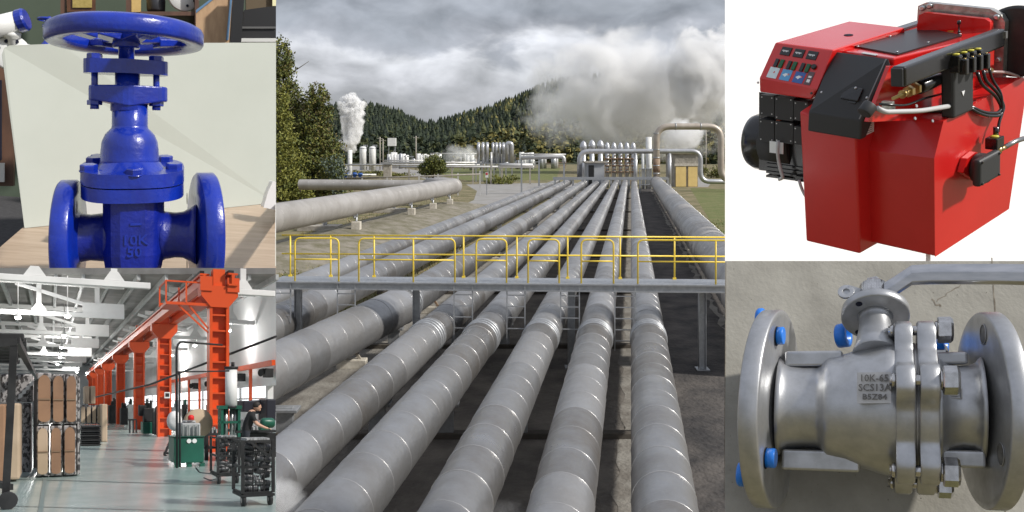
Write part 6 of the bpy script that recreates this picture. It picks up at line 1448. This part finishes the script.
# hidden stand
b = MB(); setframe(WORLD); c_ = RF.w((14, 14, 3)); b.bb((c_.x - .006, c_.y - .006, -.0), (c_.x + .006, c_.y + .006, c_.z)); tag(emit('display_post', b, M_pw2), 'white post carrying the red burner from below', 'post')
# ============================================================ display four: stainless ball valve on a concrete slab
YV = 1.9; r_c = ray(872, 385); ayv = r_c.normalized(); s4 = YV / F
ex_, ez_ = Vector((1, 0, 0)), Vector((0, 0, 1))
VF = Frame(CAM + r_c * YV, (ex_ - ayv * ex_.dot(ayv)) * s4, ayv * s4, (ez_ - ayv * ez_.dot(ayv)) * s4); setframe(VF)
def V(u, v, d=0): return VF.pix(u, v, 1, d)
M_ss = mat('blasted_stainless', (.50, .505, .515), (.40, .405, .41), 22, .38, .8, bump=.22, bscale=420, detail=5, rvar=.06)
M_ssd = mat('blasted_stainless_dull', (.42, .415, .41), (.34, .335, .33), 22, .46, .5, bump=.22, bscale=420)
M_pol = mat('polished_bolt', (.62, .61, .60), (.45, .44, .43), 60, .16, 1)
M_slab = mat('worn_concrete', (.34, .325, .28), (.24, .228, .195), 5.5, .85, bump=.28, bscale=90, detail=14, lo=.33, hi=.66)
M_cap = mat('blue_plastic', (.015, .19, .70), None, rough=.35)
M_crack = mat('crack_dirt', (.12, .10, .075), (.26, .23, .18), 60, .95)
def SP(u, v, off=0):
    a_ = VF.i @ (CAM - VF.o); d = VF.i @ ray(u, v); t = (116 + off + .42 * a_.z + .26 * a_.x - a_.y) / (d.y - .42 * d.z - .26 * d.x); return a_ + d * t
b = MB(); b.prism([SP(725, 540), SP(1045, 540), SP(1045, 261), SP(725, 261)], (0, 16, 0)); tag(emit('concrete_slab', b, M_slab), 'worn beige concrete slab the steel ball valve lies on', 'slab')
def streak(pts, w_, nm, lb, m=M_crack):
    b = MB()
    for (u0, v0, w0), (u1, v1, w1) in zip(pts, pts[1:]):
        n_ = Vector((-(v1 - v0), (u1 - u0))).normalized(); b.add([SP(u0 + n_.x * w0, v0 + n_.y * w0, -.25), SP(u1 + n_.x * w1, v1 + n_.y * w1, -.25), SP(u1 - n_.x * w1, v1 - n_.y * w1, -.25), SP(u0 - n_.x * w0, v0 - n_.y * w0, -.25)], [(0, 1, 2, 3)])
    return tag(emit(nm, b, m), lb, 'crack')
R = random.Random(4)
def wig(u0, v0, u1, v1, n, amp, w_): return [(u0 + (u1 - u0) * t / n + R.uniform(-amp, amp), v0 + (v1 - v0) * t / n + R.uniform(-amp, amp), w_ * R.uniform(.6, 1.2)) for t in range(n + 1)]
streak(wig(992, 258, 1006, 525, 30, .35, .75), 1, 'slab_joint', 'thin dark joint running down the concrete slab behind the right flange')
streak(wig(936, 302, 962, 284, 9, 1.0, .5), 1, 'dark_scuff', 'dark ragged scuff on the slab under the handle')
streak(wig(932, 300, 940, 306, 6, 1.6, .8), 1, 'dark_smudge', 'small dark smudge beside the scuff under the handle')
streak(wig(726, 262, 724, 500, 3, .2, .3), 1, 'edge_scratch', 'hairline scratch along the left edge of the concrete slab')
b = MB()
for _ in range(150):
    u, v = R.uniform(727, 1023), R.uniform(264, 510); s_ = R.uniform(.2, .7); c_ = SP(u, v, -.3); b.add([c_ + Vector((math.cos(a_) * s_, 0, math.sin(a_) * s_ * R.uniform(.6, 1))) for a_ in (0, 1.2, 2.4, 3.7, 5)], [(0, 1, 2, 3, 4)])
tag(emit('slab_specks', b, M_crack), 'tiny dark specks scattered over the concrete slab', 'specks', kind='stuff')

zc = -22
o = thing('ball_valve', 'stainless steel flanged ball valve with lever handle and blue plastic plugs lying on the slab', 'ball valve', (0, 60, -120))
b = MB(); prof = [(50, -96), (46, -91), (43, -84), (41.5, -70), (41.5, -56), (43, -52), (48, -48), (51, -44), (52, -38), (54, -26), (58, -14), (62, 0), (65, 12), (66, 26)]
b.lathe([(r_, h) for r_, h in prof], (0, 0, zc), (1, 0, 0), 64); body = emit('body', b, M_ss, o)
b = MB(); b.lathe([(58, 61), (48, 66), (43, 73), (40.5, 84), (41, 94), (44, 100), (50, 104)], (0, 0, zc), (1, 0, 0), 56); emit('end_connector', b, M_ss, o)
def flange(x_in, th, sh, R_, name_side):
    f_ = lambda p: Vector((p.x + p.y * sh, p.y, p.z)); b = MB()
    if name_side == 'l': pr = [(44, 0), (46, -1.5), (R_ * .93, 0), (R_ - 1.5, 0), (R_, -1.5), (R_, -th + 1.5), (R_ - 1.5, -th), (70, -th), (69, -th - 3), (45, -th - 3)]; pr = pr[::-1]
    else: pr = [(44, 0), (R_ * .93, 0), (R_ - 1.5, 0), (R_, 1.5), (R_, th - 1.5), (R_ - 1.5, th), (70, th), (69, th + 3), (45, th + 3)]
    b.lathe(pr, (x_in, 0, zc), (1, 0, 0), 96, shear=f_); return emit('end_flange', b, M_ss, o)
fl1 = flange(-94, 20, .12, 102, 'l'); fl2 = flange(102, 17, -.17, 92.5, 'r')
# reinforcing flats
def flat(x0, x1, z0, z1, y0, y1): b = MB(); b.bb((x0, y0, z0), (x1, y1, z1)); emit('mounting_flat', b, M_ss, o, bevel=s4 * 2.5, bseg=3)
flat(-90, -30, 19, 35, -14, 36); flat(-90, -12, -84, -64, -22, 36); flat(60, 92, 20, 32, -8, 30); flat(64, 104, -76, -60, -24, 30)
# bolt holes and caps
def fhole(u, v, x, sh, r_=9):
    # on the inner face of a flange: plane x = x0 + y*sh
    a_ = VF.i @ (CAM - VF.o); d = VF.i @ ray(u, v); t = (x + sh * a_.y - a_.x) / (d.x - sh * d.y); return a_ + d * t
for y_, z_ in ((-20, zc + 70), (-60, zc - 38)):
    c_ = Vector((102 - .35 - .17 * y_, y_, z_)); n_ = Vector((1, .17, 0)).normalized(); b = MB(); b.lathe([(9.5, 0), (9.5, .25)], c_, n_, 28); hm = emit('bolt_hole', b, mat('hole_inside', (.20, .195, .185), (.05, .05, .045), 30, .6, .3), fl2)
    b = MB(); b.lathe([(9.7, 0), (10.4, -.5), (9.4, -.5)], c_, n_, 28, caps=False); emit('hole_edge', b, M_ss, fl2)
for y_, z_, ln in ((-30, zc + 72, 7), (-62, zc - 48, 9)):
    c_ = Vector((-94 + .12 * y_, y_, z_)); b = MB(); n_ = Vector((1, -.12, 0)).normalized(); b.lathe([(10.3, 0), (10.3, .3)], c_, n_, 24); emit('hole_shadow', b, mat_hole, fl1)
    b = MB(); b.lathe([(9.2, 0), (9.2, ln - 1), (8.4, ln)], c_ + Vector((1.0, 0, .3)), n_, 28); emit('blue_plug', b, M_cap, o)
for u, v, y_ in ((762, 319, 34), (744, 474, -20)):
    c_ = V(u, v, y_); b = MB(); n_ = Vector((-1, .12, 0)).normalized(); b.lathe([(11.5, -2), (12.5, 0), (12.5, 4), (11, 6)], c_, n_, 28); emit('blue_plug', b, M_cap, o)
for u, v in ((843.5, 336), (940, 343)):
    c_ = V(u, v, 62); b = MB(); b.lathe([(13, 0), (13.5, 2), (13.5, 12), (7, 12.5), (6, 5)], c_ + Vector((-6, 0, 0)), (1, -.35, .1), 28); emit('blue_plug', b, M_cap, o)
# the two bolted body flanges with lobes
BA = [math.radians(a_) for a_ in (78, 20, -46, -106, 198, 138)]
def lobed(x0, x1, ro, m, nm):
    b = MB(); n_ = 144; sec = []
    for k in range(n_):
        a_ = 2 * PI * k / n_; d = min(abs((a_ - q + PI) % (2 * PI) - PI) for q in BA); r_ = ro + 19 * math.exp(-(d / .25) ** 4)
        sec.append((-math.cos(a_) * r_, math.sin(a_) * r_))
    vs = [(x, y * s_, zc + z * s_) for x, s_ in ((x0, .975), (x0 + 2, 1), (x1 - 2, 1), (x1, .975)) for y, z in sec]
    fs = [(j * n_ + k, j * n_ + (k + 1) % n_, (j + 1) * n_ + (k + 1) % n_, (j + 1) * n_ + k) for j in range(3) for k in range(n_)]
    b.add(vs, fs, 0, True); b.add([vs[k] for k in range(n_)][::-1], [list(range(n_))]); b.add([vs[3 * n_ + k] for k in range(n_)], [list(range(n_))]); return emit(nm, b, m, o)
lobed(22, 39, 67, M_ss, 'body_flange'); lobed(43.5, 61, 67, M_ss, 'cover_flange')
b = MB(); b.lathe([(62, 38), (62, 44)], (0, 0, zc), (1, 0, 0), 64, caps=False); b.lathe([(64, 40.5), (64, 42)], (0, 0, zc), (1, 0, 0), 64); emit('gasket', b, M_ssd, o)
for a_ in BA:
    y, z = -math.cos(a_) * 77, zc + math.sin(a_) * 77
    b = MB(); b.cyl((16, y, z), (74, y, z), 5, 16); st = emit('stud', b, M_pol, o)
    b = MB(); b.lathe([(9, 0), (9, 2)], (61.2, y, z), (1, 0, 0), 20); b.lathe([(11.8, 0), (13, 1.2), (13, 12.5), (10.5, 15)], (63.2, y, z), (1, 0, 0), 6, smooth=False, start=.52 + PI / 6); emit('nut', b, M_pol, st)
    b = MB(); b.lathe([(5.5, 0), (6.6, 1), (6.6, 4)], (17.5, y, z), (1, 0, 0), 16); emit('stud_end', b, M_pol, st)
# marking plate
pm_ = V(874, 387.5, -64); b = MB(); u0, u1, v0, v1 = 857, 891, 372.5, 403.5
q = [V(u0, v1, -66), V(u1, v1 - .5, -68), V(u1, v0 - .5, -66), V(u0, v0, -64)]; b.prism(q, (0, 14, 0)); mp_ = emit('marking_plate', b, mat('bright_casting', (.55, .54, .52), (.46, .45, .44), 40, .42, .6, bump=.1, bscale=300), body, bevel=s4 * 1.6, bseg=3)
tf = lambda cu, cv_: (lambda x, y, z: V(cu, cv_, -68.5) + Vector((x, -z, y)))
b = text_mb('10K-65', 9.2, tf(874, 378.3), 1.6); 
for t_, c_, s_ in (('SCS13A', 387.8, 9.2), ('B5Z84', 397.0, 7.4)): b = text_mb(t_, s_, tf(874.5, c_), 1.6, mb=b, sx=1.0 if t_[0] == 'S' else 1.15)
emit('raised_lettering', b, mat('lettering_shaded', (.16, .155, .15), None, rough=.5, metal=.4), mp_)  # letters coloured darker to stand in for the shadow along their edges
b = MB()
for x0, x1, z0, z1 in ((0, 18, 0, .9), (0, .9, 0, 10), (17, 18, 0, 10), (3, 15, 2.5, 4), (4, 6, 5, 9), (8, 9.5, 5, 9), (12, 13.5, 5, 9)): a_ = V(944 + x0, 398.5 - z0, -39); c_ = V(944 + x1, 398.5 - z1, -39); b.bb((a_.x, -42, a_.z), (c_.x, -34, c_.z))
emit('cast_mark', b, M_ssd, body)
# stem neck and mounting pad, axis leaning away
T_ = math.radians(38); sa = Vector((0, math.sin(T_), math.cos(T_)))
pc = V(875, 318, 20) 
b = MB(); b.lathe([(24, -52), (20, -36), (17.5, -20), (16.5, -8), (17, -3), (19, 0)], pc, sa, 40); emit('stem_neck', b, M_ss, o)
b = MB(); b.lathe([(34.5, 0), (36, 1.5), (36, 9), (34.5, 10.5)], pc, sa, 64); pad = emit('mounting_pad', b, M_ss, o)
e2 = sa.cross(Vector((1, 0, 0))).normalized()
for a_, rr, m in ((2.25, 28, mat_hole), (1.57, 24, M_ssd), (.75, 28, mat_hole), (-2.2, 28, mat_hole)):
    c_ = pc + Vector((1, 0, 0)) * math.cos(a_) * rr * 1 - e2 * 0 ; dirv = Vector((math.cos(a_), 0, 0)) + (sa.cross(Vector((1, 0, 0)))) * math.sin(a_); c_ = pc + dirv * rr - sa * .35
    b = MB(); b.lathe([(3.6, 0), (3.6, .4)], c_, sa, 20); emit('pad_hole', b, m, pad)
hc = pc + sa * 11
b = MB(); b.lathe([(17.5, 0), (17, 2), (16.5, 4), (16, 33), (14, 35.5), (10, 36)], hc + Vector((-1.5, 0, 0)), sa, 40); emit('stem_boss', b, M_pol, o)
b = MB(); b.lathe([(9, 0), (10, 1), (10, 6.5), (8, 8)], hc + sa * 36 + Vector((-1.5, 0, 0)), sa, 6, smooth=False, start=.3); emit('stem_nut', b, M_pol, o)
b = MB(); c_ = V(846, 292, 32); n_ = (sa * .5 + Vector((0, -.9, 0))).normalized(); b.lathe([(4, -1.5), (9, -1.5), (9, 1.5), (4, 1.5), (4, -1.5)], c_, n_, 28, caps=False); b.prism([V(849, 285, 33), V(866, 290, 36), V(866, 299, 36), V(850, 299.5, 33)], (0, 3, 0)); b.lathe([(4, .0), (4, .3)], c_ + n_ * -1, n_, 16); emit('lock_tab', b, M_ss, o, bevel=s4 * .5)
# handle: folded plate running to the right
sec = [(10, 12), (-2, 10.5), (-12, 1.5), (-11, -9), (-7, -12), (-4, -11.5), (-8.5, -7.5), (-9, 1), (0, 7.5), (10, 8.5)]
path = [(884, 292, 36, .95), (891, 288.5, 36, 1), (911.5, 275, 36, 1), (930, 274, 36, 1), (1000, 274, 38, 1), (1045, 275, 40, 1)]
b = MB(); vs = []
for u, v, y, s_ in path: c_ = V(u, v, y); vs += [c_ + Vector((0 if u > 905 else -.25 * z_ * 0, y_ * s_, z_ * s_)) for y_, z_ in sec]
n_ = len(sec)
b.add(vs, [(j * n_ + k, (j + 1) * n_ + k, (j + 1) * n_ + (k + 1) % n_, j * n_ + (k + 1) % n_) for j in range(len(path) - 1) for k in range(n_)]); b.add(vs[:n_], [list(range(n_))]); b.add(vs[-n_:], [list(range(n_))[::-1]])
emit('lever_handle', b, mat('brushed_steel', (.55, .55, .56), (.42, .43, .45), 8, .28, .95, stretch=(.2, 4, 8)), o, bevel=s4 * .8)
